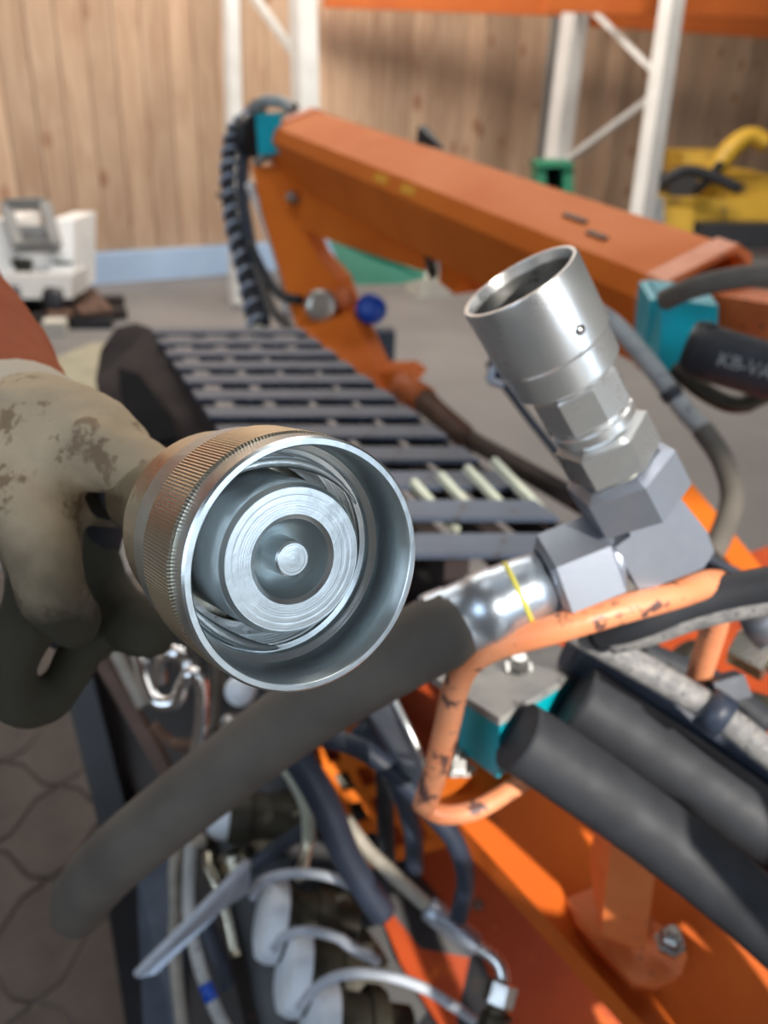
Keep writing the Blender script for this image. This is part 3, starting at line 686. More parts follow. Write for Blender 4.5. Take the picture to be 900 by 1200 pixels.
# unseen hoses added past the right edge to stripe the frame with shade
HB = -SUN_TRAVEL
rnd = random.Random(11)
for k in range(11):
    f = k / 10
    q0 = (440 + 250 * f + rnd.uniform(-25, 25), 1010 - 40 * f + rnd.uniform(-50, 50), .80 - .12 * f)
    q1 = (560 + 230 * f + rnd.uniform(-25, 25), 1110 - 70 * f + rnd.uniform(-20, 20), .72 - .10 * f)
    q2 = (680 + 240 * f + rnd.uniform(-40, 40), 1260 - 110 * f + rnd.uniform(-40, 40), .64 - .06 * f)
    if k % 3 == 2: q0 = (q0[0] - 60, q0[1] + 110, q0[2]); q2 = (q2[0] + 60, q2[1] - 120, q2[2])
    pts = [P(*q) for q in (q0, q1, q2)]
    pb3 = [p + HB * ((.37 + .012 * (k % 4) - p.x) / HB.x) for p in pts]
    e0_ = pb3[0] + (pb3[0] - pb3[1]).normalized() * .10; e1_ = pb3[2] + (pb3[2] - pb3[1]).normalized() * .10
    tag(obj('shade_hose', MB().tube([e0_] + pb3 + [e1_, e1_ + Vector((.05, -.05, -.15))], rnd.uniform(.009, .014), 12), M['rubber']), 'unseen black hose added outside the right edge to cast stripes of shade', 'hose', 'added shade hoses outside the right edge')

# ------------------------------------------------------------------ teal coupler block
tb = thing('coupler_block', 'teal painted multi-coupler block with dusty grey cover, inside orange guard bar', 'coupler', P(585, 905, .49))
K = P(586, 842, .478); v1 = P(694, 776, .545) - K; v2 = P(538, 812, .520) - K; v3 = P(583, 912, .496) - K
disp_auto(obj('block', MB().hexa(K + v3 * .10, v1, v2, v3 * .90).bevel(.002), M['teal'], tb))
disp_auto(obj('cover', MB().hexa(K - v1 * .01 - v2 * .01 - v3 * .02, v1 * 1.03, v2 * 1.9, v3 * .13).bevel(.0018), M['conc_block'], tb))
obj('hex_bolt', MB().lathe(K + v1 * .52 + v2 * .75 - v3 * .03, -v3, [(0, .0095), (.002, .0095), (.002, .007), (.008, .007), (.0095, .0055), (.0095, 0)], 6, smooth=False), M['steel_dirty'], tb)

# ------------------------------------------------------------------ fat hoses
hose('hydraulic_hose', [(606, 862, .475), (650, 890, .478), (760, 968, .480), (860, 1046, .475), (980, 1150, .46)], .0202, M['rubber'], 'thick black rubber hose nearest the viewer, leaving the teal block to bottom right', 'hose', n=28)
hose('hydraulic_hose', [(672, 816, .515), (720, 848, .515), (800, 902, .51), (900, 972, .505), (990, 1040, .50)], .0215, M['rubber'], 'thick black rubber hose, upper of the two leaving the teal block', 'hose', n=28)
hose('hydraulic_hose', [(670, 756, .53), (740, 798, .53), (810, 840, .53), (900, 896, .525), (980, 950, .52)], .0160, M['rubber_blue'], 'dark blue-black hose lying under the grey braided hose', 'hose', n=24)
bh = thing('braided_hose', 'grey braided hose with black clamp crossing beneath the guard bar to right edge', 'hose', P(800, 840, .52))
obj('hose', MB().tube(PL([(630, 716, .47), (680, 742, .47), (760, 787, .47), (826, 826, .47), (862, 852, .465), (900, 882, .46), (980, 938, .455), (1300, 1160, .44)]), .0082, 20), M['braid'], bh)
obj('hose', MB().tube(PL([(676, 742, .50), (730, 790, .505), (800, 840, .50), (880, 895, .495)]), .006, 12), M['braid'], bh) if False else None
obj('clamp', MB().lathe(P(828, 828, .47), P(862, 852, .465) - P(828, 828, .47), [(-.001, .0085), (-.001, .0120), (.012, .0120), (.012, .0085)], 24), M['rubber_blue'], bh)
obj('clamp_lug', MB().hexa(P(836, 800, .478), P(872, 790, .48) - P(836, 800, .478), P(846, 826, .478) - P(836, 800, .478), FW * .014).bevel(.002), M['rubber_blue'], bh)
hose('hydraulic_hose', [(690, 730, .54), (760, 770, .55), (830, 800, .55), (900, 850, .54)], .010, M['rubber'], 'thin black hose squeezed behind the grey braided hose', 'hose')
hose('hydraulic_hose', [(650, 762, .425), (720, 742, .425), (790, 716, .425), (850, 698, .42), (920, 688, .41), (990, 684, .40)], .0075, M['rubber'], 'black hose arching right just below the guard bar end', 'hose') if False else None
hose('hydraulic_hose', [(700, 744, .46), (750, 728, .44), (800, 708, .432), (850, 695, .425), (910, 684, .415), (990, 680, .40)], .0090, M['rubber'], 'black hose curving over the speckled hose to right edge', 'hose', n=18)
hose('hydraulic_hose', [(716, 752, .455), (760, 742, .444), (810, 724, .434), (860, 712, .426), (910, 705, .418), (990, 702, .40)], .0068, M['braid'], 'speckled grey hose just under the black curved hose at right edge', 'hose', n=18)
cf = thing('hose_fitting', 'dull brass-coloured hex fitting with steel ferrule at right edge', 'fitting', P(885, 790, .58))
obj('hex_nut', MB().lathe(P(862, 752, .60), P(905, 775, .585) - P(862, 752, .60), [(0, .012), (.001, .016), (.026, .016), (.027, .012)], 6, smooth=False), M['steel_warm'], cf)
obj('ferrule', MB().lathe(P(878, 742, .58), P(915, 722, .57) - P(878, 742, .58), [(0, .008), (0, .013), (.03, .013), (.03, .008)], 20), M['steel_matt'], cf)
obj('stem', MB().tube([P(905, 775, .585), P(960, 805, .58)], .008, smooth=False), M['steel_warm'], cf)
for q in ([(800, 760, .62), (830, 800, .62), (862, 822, .61), (930, 842, .60)],):
    hose('hydraulic_hose', q, .011, M['olive'], 'grimy olive hose passing under the hex fitting at right edge', 'hose')

# boom right-hand hoses
bhose = thing('hydraulic_hose', 'hose with pale scuffed upper run and black lower bend, hanging right of upright coupling', 'hose', P(840, 645, .78))
obj('scuffed_sheath', MB().tube(PL([(700, 366, .86), (726, 386, .86), (762, 428, .86), (800, 478, .85), (826, 506, .84)]), .0098, 16), M['braid_light'], bhose)
obj('rubber_bend', MB().tube(PL([(822, 502, .84), (846, 538, .83), (858, 580, .81), (848, 620, .79), (832, 652, .77)]), .0108, 16), M['rubber_dusty'], bhose)
obj('collar', MB().tube(PL([(783, 456, .85), (790, 466, .85)]), .0108, 16, smooth=False), M['rubber'], bhose)
hose('hydraulic_hose', [(778, 352, .93), (810, 338, .90), (850, 328, .88), (900, 322, .87), (970, 322, .86)], .0115, M['rubber_dusty'], 'dusty grey hose arching over the teal cylinder head', 'hose')
hose('hydraulic_hose', [(790, 432, .96), (830, 462, .94), (868, 474, .93), (920, 452, .92)], .010, M['olive'], 'olive hose looping beneath the black lettered hose', 'hose')
lh = thing('lettered_hose', 'thick black hose with pale lettering plugged into teal cylinder head, right edge', 'hose', P(850, 460, .88))
lho_ = obj('hose', MB().tube(PL([(812, 408, .89), (850, 420, .88), (1300, 547, .79)]), .0285, 24, smooth=False), M['rubber'], lh)
obj('hose_end', MB().lathe(P(804, 404, .895), P(850, 420, .88) - P(804, 404, .895), [(0, .012), (.002, .026), (.014, .030), (.022, .0285)], 24), M['black'], lh)
# lettering
tcu = bpy.data.curves.new('lettering', 'FONT'); tcu.body = 'KB-VAS'; tcu.size = .019; tcu.extrude = .0006; tcu.offset = .0002
to = bpy.data.objects.new('lettering_tmp', tcu); COL.objects.link(to)
bpy.context.view_layer.update()
me = bpy.data.meshes.new_from_object(to.evaluated_get(bpy.context.evaluated_depsgraph_get()))
bpy.data.objects.remove(to)
lt = bpy.data.objects.new('lettering', me); COL.objects.link(lt); me.materials.append(M['text'])
hx_ = (P(1300, 547, .79) - P(850, 420, .88)).normalized(); tv_ = CAM - P(850, 420, .88); hz_ = (tv_ - hx_ * tv_.dot(hx_)).normalized(); hy_ = hz_.cross(hx_)
Rl = Matrix((hx_, hy_, hz_)).transposed()
lt.parent = lho_; lt.rotation_euler = Rl.to_euler()
lt.location = P(850, 420, .88) - hx_ * .008 - hy_ * .008 + hz_ * .0286 - Vector(lho_['_w'])

# floor side cable, thin
hose('cable', [(572, 424, .95), (590, 450, .95), (620, 490, .93), (652, 530, .90), (690, 580, .86)], .0045, M['rubber_blue'], 'thin blue-grey cable hanging left of the upright coupling', 'cable')
hose('cable', [(578, 430, .94), (574, 445, .94), (590, 452, .94)], .004, M['steel_matt'], 'small grey cable eye beside the upright coupling', 'cable')

# ================================================================== SECOND COUPLING with its hose (upright at right)
h2 = thing('coupling_hose', 'black hose with silver ferrule, elbow and upright silver screw coupling, right of centre', 'hose coupling', P(690, 730, .42))
# hose from lower left
obj('hose', MB().tube(PL([(92, 1066, .60), (100, 1046, .53), (140, 1002, .485), (240, 921, .46), (350, 838, .44), (440, 782, .425), (520, 738, .412)]), .0190, 28, round_end=True), M['rubber_dusty'], h2)
fa = P(508, 740, .415); fb = P(642, 680, .412); fd = (fb - fa); L_ = fd.length
fer_ = obj('ferrule', MB().lathe(fa, fd, [(0, .017), (0, .0185), (.003, .0188), (.012, .0184), (.013, .0176), (.024, .0176), (.025, .0182), (.036, .0182), (.037, .0174), (.05, .0165), (L_, .0150)], 40), M['ferrule'], h2)
obj('marker_ring', MB().lathe(fa + fd * .74, fd, [(-.0012, .0150), (-.0012, .0170), (.0012, .0170), (.0012, .0150)], 40), M['yellow'], fer_, label='thin yellow marker ring')
na = P(642, 680, .412); nb_ = P(712, 652, .412)
disp_auto(obj('union_nut', MB().lathe(na, nb_ - na, [(0, .0155), (0, .019), (.0025, .0235), ((nb_ - na).length - .002, .0235), ((nb_ - na).length, .020)], 6, rot=.25, smooth=False), M['steel_matt'], h2), 25)
# elbow: square-forged block
ea = P(708, 654, .412); ec = P(768, 632, .412); ee = P(748, 588, .400)
disp_auto(obj('elbow_neck', MB().lathe(ea, ec - ea, [(0, .0165), (.004, .0165), (.006, .013), (.012, .013)], 28), M['steel_matt'], h2))
axu = (P(606, 320, .350) - P(748, 588, .400)).normalized()       # axis of upper coupling
axh = (ec - ea).normalized()
nrm = axh.cross(axu).normalized()
if nrm.dot(FW) > 0: nrm = -nrm
# L shaped forging
e0 = P(722, 652, .412)
def EL(u, v): return e0 + axh * u + axu * v
L1 = [EL(0, -.015), EL(.032, -.0145), EL(.040, -.008), EL(.0415, .004), EL(.036, .034), EL(.008, .032), EL(.009, .017), EL(0, .014)]
disp_auto(obj('elbow', MB().prism([p + nrm * .014 for p in L1], -nrm * .028).bevel(.0022, 2), M['steel_matt'], h2), 40)
u0 = P(752, 600, .402)
def UO(t): return u0 + axu * t
def ulathe(name, t0, prof, m, n=36, rot=0.0, smooth=True, label=None, closed=False):
    o = obj(name, MB().lathe(UO(t0), axu, prof, n, rot=rot, smooth=smooth, closed=closed), m, h2, label)
    return disp_auto(o, 30 if n > 8 else 25)
ulathe('swivel_nut', .004, [(0, .019), (.0025, .0262), (.022, .0262), (.0245, .021), (.0245, .013)], M['steel_matt'], 6, rot=.15, smooth=False)
ulathe('neck', .026, [(0, .0165), (.004, .0165), (.004, .016)], M['steel_warm'], 36)
ulathe('adapter_hex', .029, [(0, .018), (.002, .0222), (.018, .0222), (.020, .018)], M['steel'], 6, rot=.35, smooth=False)
ulathe('coupling_body', .050, [(0, .0175), (.002, .0190), (.006, .0190), (.007, .0180), (.030, .0186), (.032, .0190), (.050, .0215)], M['steel'], 40)
ulathe('body_flats', .058, [(0, .0185), (.002, .0203), (.018, .0203), (.020, .0185)], M['steel'], 8, rot=.2, smooth=False)
lks_ = ulathe('locking_sleeve', .079, [(0, .0215), (.002, .0238), (.014, .0242), (.016, .0255), (.046, .0260), (.0475, .0254), (.0475, .0240), (.046, .0236), (.022, .0234), (.021, .017), (.010, .017), (.010, .0205)], M['steel'], 56, closed=True)
ulathe('bore_lining', .094, [(0, .0226), (.028, .0232), (.028, .0236), (0, .0236)], M['steel_dirty'], 48, closed=True, label='dull dark bore lining')  # ring of darker steel added to darken the inside of the bore
ulathe('valve_plug', .087, [(0, .0165), (.010, .016), (.011, .012), (.016, .011), (.018, .004), (.018, 0)], M['olive'], 32)
for a_ in (.4, 2.5, 4.6):
    x, y, z = frame(axu); obj('locking_ball', MB().lathe(UO(.103) + (x * math.cos(a_) + y * math.sin(a_)) * .0244, (x * math.cos(a_) + y * math.sin(a_)), [(0, .003), (.0015, .0022), (.002, 0)], 12), M['chrome'], lks_)

# ================================================================== HELD COUPLING (foreground, in focus)
hc = thing('screw_coupling', 'large silver screw coupling with knurled sleeve held towards the viewer, centre of picture', 'hose coupling', P(240, 760, .25))
C0 = P(362, 664, .200)
th_ = math.radians(33.0); ph = math.radians(9)
AX = (FW * math.cos(th_) * math.cos(ph) - RT * math.sin(th_) * math.cos(ph) + UP * math.sin(ph)).normalized()
q_or = AX.to_track_quat('Z', 'Y').to_matrix()
def clathe(name, prof, m, n=96, closed=False, label=None, ribs=0.0, smooth=True, ang=35, off=Vector((0, 0, 0)), par=hc):
    o = obj(name, MB().lathe(C0 + off, AX, prof, n, smooth=smooth, closed=closed, ribs=ribs), m, par, label, orient=q_or, origin=C0 + off)
    return disp_auto(o, ang) if smooth else o
# smooth lip + bore, all one turned sleeve shell
RO = .0307; RI = .0284
thr = []
t = .0175
for k in range(7):
    thr += [(t, .0262), (t + .0005, .0262), (t + .0010, .0249), (t + .0014, .0249)]; t += .0019
clathe('sleeve', [(0.0006, RO), (0, RO - .0006), (0, RI + .0004), (.0006, RI), (.0150, RI - .0004), (.0160, RI - .0022)] + thr + [(.031, .0255), (.036, .0250), (.040, .0250), (.042, .0285), (.042, RO - .0035), (.040, RO - .0014), (.0375, RO - .0007), (.010, RO - .0007), (.0070, RO)], M['turned'], 128, closed=True)
clathe('knurled_band', [(.0075, RO - .001), (.0085, RO + .0006), (.0260, RO + .0006), (.0270, RO - .001)], M['steel_warm'], 440, ribs=.005, smooth=False, closed=True) 
# inner male body
inb_ = clathe('inner_body', [(.060, .0150), (.040, .0200), (.030, .0196), (.0110, .0192), (.0092, .0188), (.0080, .0178), (.0080, .0112), (.0086, .0104), (.0088, .0100), (.0110, .0095), (.0140, .0083), (.0160, .0064), (.0170, .0046), (.0180, .0044), (.0180, 0.0)], M['turned'], 96, ang=22)
clathe('face_groove', [(.0079, .0117), (.00815, .0115), (.00815, .0110), (.0079, .0108)], M['steel_dirty'], 96, closed=True) if False else None
clathe('poppet', [(.018, .0048), (.0088, .0045), (.0082, .0040), (.0081, 0.0)], M['turned'], 48, par=inb_)
clathe('snap_ring', [(.0300, .0250), (.0300, .0215), (.0312, .0215), (.0312, .0250)], M['steel_dirty'], 96, closed=True)
clathe('back_collar', [(.040, .0200), (.040, .0268), (.042, .0282), (.056, .0275), (.058, .0255), (.059, .0215), (.070, .0205), (.072, .0170)], M['steel_warm'], 72)
clathe('hose_neck', [(.066, .016), (.070, .0178), (.092, .0178), (.094, .0165), (.118, .0160), (.120, .012)], M['steel_warm'], 48)
# curved start of the thread (lower left crescent)
x, y, z_ = frame(AX); cr = []
RTp = (RT - AX * RT.dot(AX)).normalized(); UPp = AX.cross(RTp); 
if UPp.dot(UP) < 0: UPp = -UPp
for k in range(26):
    a_ = math.radians(196 + k * 3.2); f = k / 25
    cr.append((C0 + AX * (.0150 + .004 * f) + (RTp * math.cos(a_) + UPp * math.sin(a_)) * (.0262 - .0022 * math.sin(f * PI)), .0013 * math.sin(PI * min(max(f, .06), .94)) + .0003))
obj('thread_start', MB().tube(cr, .001, 10, smooth=False), M['turned'], hc)
cr = []
for k in range(40):
    a_ = math.radians(140 - k * 3.0); f = k / 39
    cr.append((C0 + AX * (.0155 + .003 * f) + (RTp * math.cos(a_) + UPp * math.sin(a_)) * (.0258 - .0030 * math.sin(f * PI)), .0011 * math.sin(PI * min(max(f, .06), .94)) + .0003))
obj('thread_start', MB().tube(cr, .001, 10, smooth=False), M['turned'], hc)
# hose tail behind the hand
obj('hose_tail', MB().tube([C0 + AX * .112, C0 + AX * .16, C0 + AX * .20 - UP * .02, C0 + AX * .24 - UP * .08], .0150, 20), M['rubber'], hc)

# ================================================================== PERSON: gloved hand and sleeve
pe = thing('person', "person's arm in rust-orange sleeve and soiled tan work glove gripping the big coupling", 'person', P(10, 850, .33))
gl = MB()
chains = [
    [(12, 540, .345, .0315), (34, 545, .334, .0300), (46, 556, .330, .024)],                                      # wrist
    [(44, 512, .320, .0250), (92, 512, .305, .0190), (150, 541, .292, .0125), (192, 566, .282, .0096), (208, 573, .278, .0088)],              # thumb on top
    [(26, 528, .320, .0255), (34, 570, .302, .0185), (48, 630, .292, .0140), (60, 690, .292, .0122), (86, 728, .306, .0105)],                # index
    [(40, 600, .335, .018), (52, 690, .330, .0140), (24, 746, .328, .0115), (8, 792, .328, .0108), (32, 826, .334, .0098), (70, 808, .345, .0092), (94, 764, .352, .0092)],   # middle, curled low
    [(60, 560, .355, .022), (92, 660, .372, .018), (128, 716, .368, .0150), (176, 742, .352, .0110)],                                       # ring, behind the neck
    [(60, 600, .37, .018), (84, 700, .385, .0150), (110, 750, .39, .0110)],                                                                # little
    [(56, 540, .335, .020), (106, 572, .345, .0155), (152, 590, .345, .0110)],                                                             # web
]
for chn in chains:
    pr = crom([(P(*q[:3]), q[3]) for q in chn], 8)
    gl.tube(pr, .01, 14, smooth=False, round_end=True)
# fold ridges of the glove
for chn in ([(38, 520, .298, .009), (64, 540, .292, .008), (84, 556, .296, .006)], [(96, 500, .290, .006), (120, 512, .285, .006), (140, 528, .283, .004)], [(10, 470, .305, .007), (50, 478, .30, .007), (90, 492, .296, .006)]):
    gl.tube(crom([(P(*q[:3]), q[3]) for q in chn], 6), .01, 10, smooth=False, round_end=True)
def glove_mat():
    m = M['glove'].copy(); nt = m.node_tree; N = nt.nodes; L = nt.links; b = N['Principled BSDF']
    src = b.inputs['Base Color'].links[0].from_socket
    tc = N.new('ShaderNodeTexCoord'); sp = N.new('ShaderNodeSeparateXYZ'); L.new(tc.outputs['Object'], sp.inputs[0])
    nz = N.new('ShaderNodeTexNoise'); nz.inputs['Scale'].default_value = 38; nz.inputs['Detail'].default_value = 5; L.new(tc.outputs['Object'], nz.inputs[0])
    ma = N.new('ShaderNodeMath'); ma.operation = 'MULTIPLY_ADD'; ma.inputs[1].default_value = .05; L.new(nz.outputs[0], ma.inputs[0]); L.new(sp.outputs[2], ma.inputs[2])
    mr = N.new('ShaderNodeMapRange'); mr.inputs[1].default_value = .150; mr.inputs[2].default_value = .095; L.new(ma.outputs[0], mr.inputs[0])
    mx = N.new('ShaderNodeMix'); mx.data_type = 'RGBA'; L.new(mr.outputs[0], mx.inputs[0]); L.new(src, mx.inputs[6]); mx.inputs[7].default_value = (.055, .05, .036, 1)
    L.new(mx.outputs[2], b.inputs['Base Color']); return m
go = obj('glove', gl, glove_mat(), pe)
rm = go.modifiers.new('remesh', 'REMESH'); rm.mode = 'VOXEL'; rm.voxel_size = .0022; rm.use_smooth_shade = True
sm = go.modifiers.new('smooth', 'SMOOTH'); sm.factor = .6; sm.iterations = 9
tx = bpy.data.textures.new('creases', 'CLOUDS'); tx.noise_scale = .018
dm = go.modifiers.new('creases', 'DISPLACE'); dm.texture = tx; dm.strength = .0035; dm.mid_level = .5
cm = MB().tube([(P(8, 516, .362), .0345), (P(14, 522, .357), .0368), (P(30, 536, .346), .0368), (P(44, 550, .338), .0358), (P(50, 562, .333), .0330)], .03, 32)
co = obj('glove_cuff', cm, M['cuff'], pe)
slv = MB().tube([(P(-330, 110, .56), .064), (P(-220, 250, .47), .057), (P(-120, 360, .42), .050), (P(-60, 430, .388), .0430), (P(-20, 480, .370), .0385), (P(8, 514, .358), .0345)], .05, 32)
so = obj('sleeve', slv, M['sleeve'], pe)
tx2 = bpy.data.textures.new('cloth', 'CLOUDS'); tx2.noise_scale = .04
for o_ in (so,):
    ss = o_.modifiers.new('subdiv', 'SUBSURF'); ss.levels = 2; ss.render_levels = 2
    d2 = o_.modifiers.new('folds', 'DISPLACE'); d2.texture = tx2; d2.strength = .008; d2.mid_level = .5

# ================================================================== LEFT-HAND MACHINE PARTS
lf = thing('support_stand', 'dark steel support stand with rusty brown bars, left of the big coupling', 'stand', P(150, 990, 1.1))
obj('side_plate', MB().prism(PL([(72, 760, 1.02), (150, 700, 1.02), (330, 700, 1.0), (345, 900, .98), (200, 1010, 1.0), (128, 965, 1.04)]), Vector((0, .03, -.01))), M['black_brown'], lf)
obj('upright_bar', MB().beam(P(84, 745, 1.0), P(138, 960, 1.0), .035, .03, FW), M['black'], lf)
obj('upright_bar', MB().beam(P(104, 745, .92), P(196, 905, .90), .014, .014, FW), M['brown'], lf)
obj('upright_bar', MB().beam(P(126, 745, .90), P(168, 828, .88), .010, .010, FW), M['tan'], lf)
obj('curved_bar', MB().tube(PL([(178, 850, .88), (205, 872, .88), (232, 868, .86), (240, 840, .86)]), .006), M['brown'], lf)
obj('leg', MB().beam(Vector((P(150, 960, 1.02).x, P(150, 960, 1.02).y, 0)), P(150, 960, 1.02), .06, .05, Vector((0, 1, 0))), M['black'], lf)
obj('leg', MB().beam(Vector((P(300, 800, 1.02).x, P(300, 800, 1.02).y, 0)), P(300, 800, 1.02), .06, .05, Vector((0, 1, 0))), M['black'], lf)
hose('locking_hook', [(146, 752, .78), (162, 768, .77), (170, 798, .76), (184, 822, .75), (206, 822, .745), (216, 800, .74), (224, 790, .735), (236, 800, .74), (236, 850, .76), (226, 900, .78)], .0068, M['chrome'], 'shiny chrome S-shaped hook rod at left below the coupling', 'hook')
hose('hydraulic_pipe', [(188, 800, .80), (190, 775, .79), (204, 765, .78), (218, 772, .78), (222, 786, .78)], .0075, M['chrome'], 'short chrome bent pipe behind the S-shaped hook rod', 'pipe')
hose('hydraulic_pipe', [(250, 770, .80), (254, 800, .80), (246, 860, .80)], .006, M['rubber_dusty'], 'dark grey pipe right of the chrome hook rod', 'pipe')
tag(obj('cap_nut', MB().lathe(P(283, 808, .72), -FW, [(0, .013), (.008, .013), (.014, .008), (.016, 0)], 24), M['white_plastic']), 'round pale cap nut just under the coupling rim', 'nut')
tag(obj('cap_nut', MB().lathe(P(268, 848, .74), -FW, [(0, .008), (.006, .008), (.009, 0)], 16), M['steel_dirty']), 'tiny dull cap nut above the long black hose', 'nut')

# ================================================================== VALVE / QUICK COUPLER BANK (bottom)
vb = thing('valve_bank', 'dark grimy valve bank body beneath the capped couplings, bottom of picture', 'valve bank', P(330, 1210, .95))
obj('valve_body', MB().prism(PL([(235, 930, .95), (345, 880, .95), (430, 960, .92), (560, 1110, .88), (640, 1330, .78), (330, 1400, .80), (220, 1100, .9)]), Vector((0, .12, -.05))).bevel(.006), M['black'], vb)
for px, py, d in ((300, 985, .90), (350, 960, .90), (395, 1075, .84), (425, 1135, .80), (390, 925, .92)):
    obj('valve_port', MB().lathe(P(px, py, d), -FW + RT * .3, [(-.03, .026), (.0, .026), (.004, .020), (.016, .020), (.018, .012), (.010, .010)], 6 if px % 2 else 20, smooth=False), M['olive'], vb)
obj('bracket', MB().prism(PL([(160, 1020, .88), (200, 1000, .88), (214, 1080, .86), (216, 1260, .82), (170, 1260, .82)]), Vector((0, .04, 0))), M['rubber_blue'], vb)
obj('bracket', MB().prism(PL([(214, 1000, .90), (240, 1000, .90), (300, 1260, .82), (216, 1260, .82)]), Vector((0, .04, 0))), M['black_brown'], vb)
obj('bolt', MB().lathe(P(404, 1100, .79), -FW, [(0, .012), (.006, .012), (.010, .006)], 6, smooth=False), M['olive'], vb)
obj('leg', MB().beam(Vector((P(400, 1100, .95).x, P(400, 1100, .95).y, 0)), P(400, 1100, .95), .12, .08, Vector((0, 1, 0))), M['black'], vb)

def capped(cx, cy, d, s, strap, label):
    t_ = thing('capped_coupling', label, 'coupling', P(cx, cy + 50 * s, d), 'capped couplings on the valve bank')
    ax = (RT * .93 - UP * .25 + FW * .25).normalized(); o_ = P(cx, cy, d)
    disp_auto(obj('body', MB().lathe(o_ + ax * .006, ax, [(0, .033 * s), (.012, .033 * s), (.014, .028 * s), (.034, .028 * s), (.036, .032 * s), (.05, .032 * s), (.052, .022 * s), (.075, .022 * s)], 32), M['olive'], t_))
    disp_auto(obj('dust_cap', MB().lathe(o_, ax, [(-.006, 0), (-.006, .024 * s), (-.003, .032 * s), (.004, .035 * s), (.012, .035 * s), (.012, .033 * s)], 32), M['white_plastic'], t_, label='white plastic dust cap'))
    obj('strap', MB().tube([(P(*q[:3]), q[3] if len(q) > 3 else .0042) for q in strap], .0045, 12), M['strap'], t_, label='light grey rubber strap')
    return t_
capped(312, 1078, .76, 1.0, [(296, 1052, .735), (306, 1034, .73), (330, 1025, .725), (368, 1024, .725), (400, 1032, .73), (424, 1047, .735)], 'uppermost of the three white-capped couplings with looped grey strap')
capped(338, 1138, .73, 1.0, [(322, 1112, .705), (334, 1097, .70), (360, 1091, .695), (394, 1098, .70), (416, 1112, .70, .0052), (444, 1126, .705)], 'middle one of the three white-capped couplings with looped grey strap')
capped(368, 1202, .70, 1.05, [(352, 1180, .675), (368, 1160, .67), (396, 1144, .665), (440, 1141, .665), (490, 1155, .67), (530, 1178, .675), (556, 1196, .68)], 'lowest white-capped coupling with long grey strap, at bottom edge')
wc = thing('capped_coupling', 'single small white-capped coupling without strap, above the others beside long hose', 'coupling', P(262, 990, .82))
ax = (RT * .95 - UP * .1 + FW * .2).normalized()
disp_auto(obj('body', MB().lathe(P(268, 955, .82), ax, [(0, .026), (.02, .026), (.022, .022), (.06, .022)], 28), M['olive'], wc))
disp_auto(obj('dust_cap', MB().lathe(P(252, 953, .82), ax, [(-.006, 0), (-.006, .018), (0, .024), (.020, .025), (.020, .02)], 28), M['white_plastic'], wc))
obj('nut', MB().lathe(P(270, 1000, .80), UP * -1 + RT * .2, [(0, .012), (.016, .012), (.018, .008)], 6, smooth=False), M['steel_warm'], wc)

lv = thing('flat_lever', 'pale grey flat metal lever slanting down to the left over the small hoses', 'lever', P(170, 1145, .7))
obj('blade', MB().prism(PL([(160, 1146, .70), (176, 1128, .70), (282, 1012, .70), (293, 1010, .70), (292, 1046, .71), (262, 1066, .71), (182, 1142, .70)]), Vector((0, .004, -.002))), M['steel_matt'], lv)
obj('edge_strip', MB().tube(PL([(160, 1142, .695), (225, 1076, .695), (290, 1010, .695)]), .0035, 10), M['strap'], lv)

hose('hydraulic_hose', [(300, 884, .74), (322, 888, .735), (344, 912, .73), (360, 950, .73), (362, 984, .735)], .0062, M['cream'], 'cream-coloured hose curving down behind long black hose', 'hose')
hose('hydraulic_hose', [(362, 982, .74), (358, 1000, .74), (352, 1030, .745)], .0052, M['steel_warm'], 'short brassy pipe below the cream hose', 'pipe')
hose('hydraulic_hose', [(332, 880, .78), (352, 890, .78), (366, 910, .78)], .003, M['strap'], 'thin pale wire right of the cream hose top', 'wire')
hose('hydraulic_hose', [(240, 985, .80), (212, 990, .79), (205, 1020, .78), (206, 1060, .78), (205, 1120, .78), (214, 1210, .76)], .006, M['tan'], 'tan-grey small hose, leftmost under the flat lever', 'hose')
hz = thing('hydraulic_hose', 'small pale hose with blue printed band under the flat lever, running to bottom edge', 'hose', P(250, 1200, .74))
obj('hose', MB().tube(PL([(224, 988, .77), (221, 1030, .765), (222, 1080, .76), (236, 1140, .75), (256, 1190, .74), (290, 1250, .72)]), .0058, 12), M['braid_light'], hz)
obj('blue_band', MB().tube(PL([(240, 1152, .7475), (248, 1172, .7435)]), .0062, 12, smooth=False), M['blue'], hz)
hose('hydraulic_hose', [(244, 1000, .80), (246, 1020, .79), (262, 1060, .78), (276, 1120, .77)], .0050, M['steel_warm'], 'thin yellowish pipe behind the flat lever', 'pipe')
hose('hydraulic_hose', [(232, 1060, .80), (255, 1120, .78), (268, 1160, .77)], .008, M['rubber_blue'], 'dark blue-black hose stub between lever and white caps', 'hose')
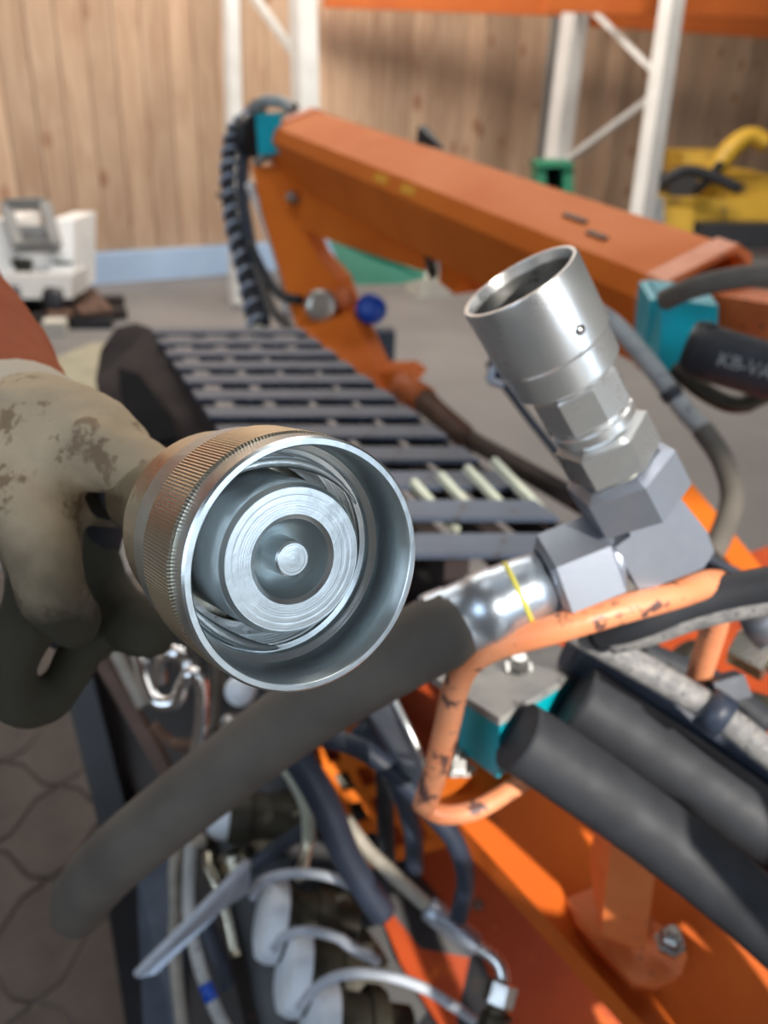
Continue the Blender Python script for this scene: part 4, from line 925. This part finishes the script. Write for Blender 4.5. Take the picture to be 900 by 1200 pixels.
hose('hydraulic_hose', [(400, 960, .72), (372, 965, .74), (330, 990, .77), (290, 1020, .78)], .007, M['rubber_blue'], 'dark hose slanting behind the flat lever top', 'hose')

hose('hydraulic_hose', [(340, 858, .60), (372, 862, .60), (420, 876, .60), (462, 906, .60), (500, 946, .61), (532, 984, .62), (546, 1030, .64), (538, 1075, .66)], .0072, M['rubber_blue'], 'blue-black hose passing behind the guard bar foot', 'hose')
hose('hydraulic_hose', [(420, 850, .68), (448, 888, .68), (470, 930, .68), (484, 975, .69), (486, 1020, .70)], .0078, M['rubber_blue'], 'blue-black hose hanging before the perforated orange plate', 'hose')
hose('hydraulic_hose', [(416, 822, .74), (440, 860, .74), (450, 910, .74), (452, 970, .74), (455, 1040, .75)], .0075, M['rubber'], 'black hose behind the two blue-black hoses', 'hose')
hose('hydraulic_hose', [(330, 870, .66), (356, 900, .66), (384, 950, .67), (404, 1000, .68), (428, 1040, .69), (448, 1070, .70)], .0120, M['rubber_blue'], 'thick blue-black hose sinking among the capped couplings', 'hose')
sh = thing('steel_hose', 'tan sheathed hose with grey ferrule and bent steel end, bottom centre', 'hose', P(580, 1200, .66))
obj('hose', MB().tube(PL([(404, 960, .70), (430, 995, .70), (466, 1030, .69), (506, 1066, .68)]), .0062, 14), M['tan'], sh)
obj('ferrule', MB().lathe(P(500, 1062, .68), P(562, 1112, .67) - P(500, 1062, .68), [(0, .0066), (.002, .0098), (.012, .0100), (.014, .0094), (.046, .0094), (.050, .0066)], 24), M['steel_matt'], sh)
obj('bent_tube', MB().tube(PL([(554, 1106, .67), (576, 1120, .665), (588, 1136, .66), (590, 1160, .655)]), .0052, 14), M['steel'], sh)
obj('swivel_nut', MB().lathe(P(590, 1150, .655), P(582, 1180, .65) - P(590, 1150, .655), [(0, .009), (.001, .012), (.016, .012), (.018, .009)], 6, smooth=False), M['steel_dirty'], sh)
obj('adapter', MB().lathe(P(583, 1176, .652), P(578, 1215, .65) - P(583, 1176, .652), [(0, .008), (.006, .008), (.008, .012), (.03, .012)], 6, smooth=False), M['olive'], sh)

# clean helper props
for o in bpy.data.objects:
    if '_w' in o: del o['_w']
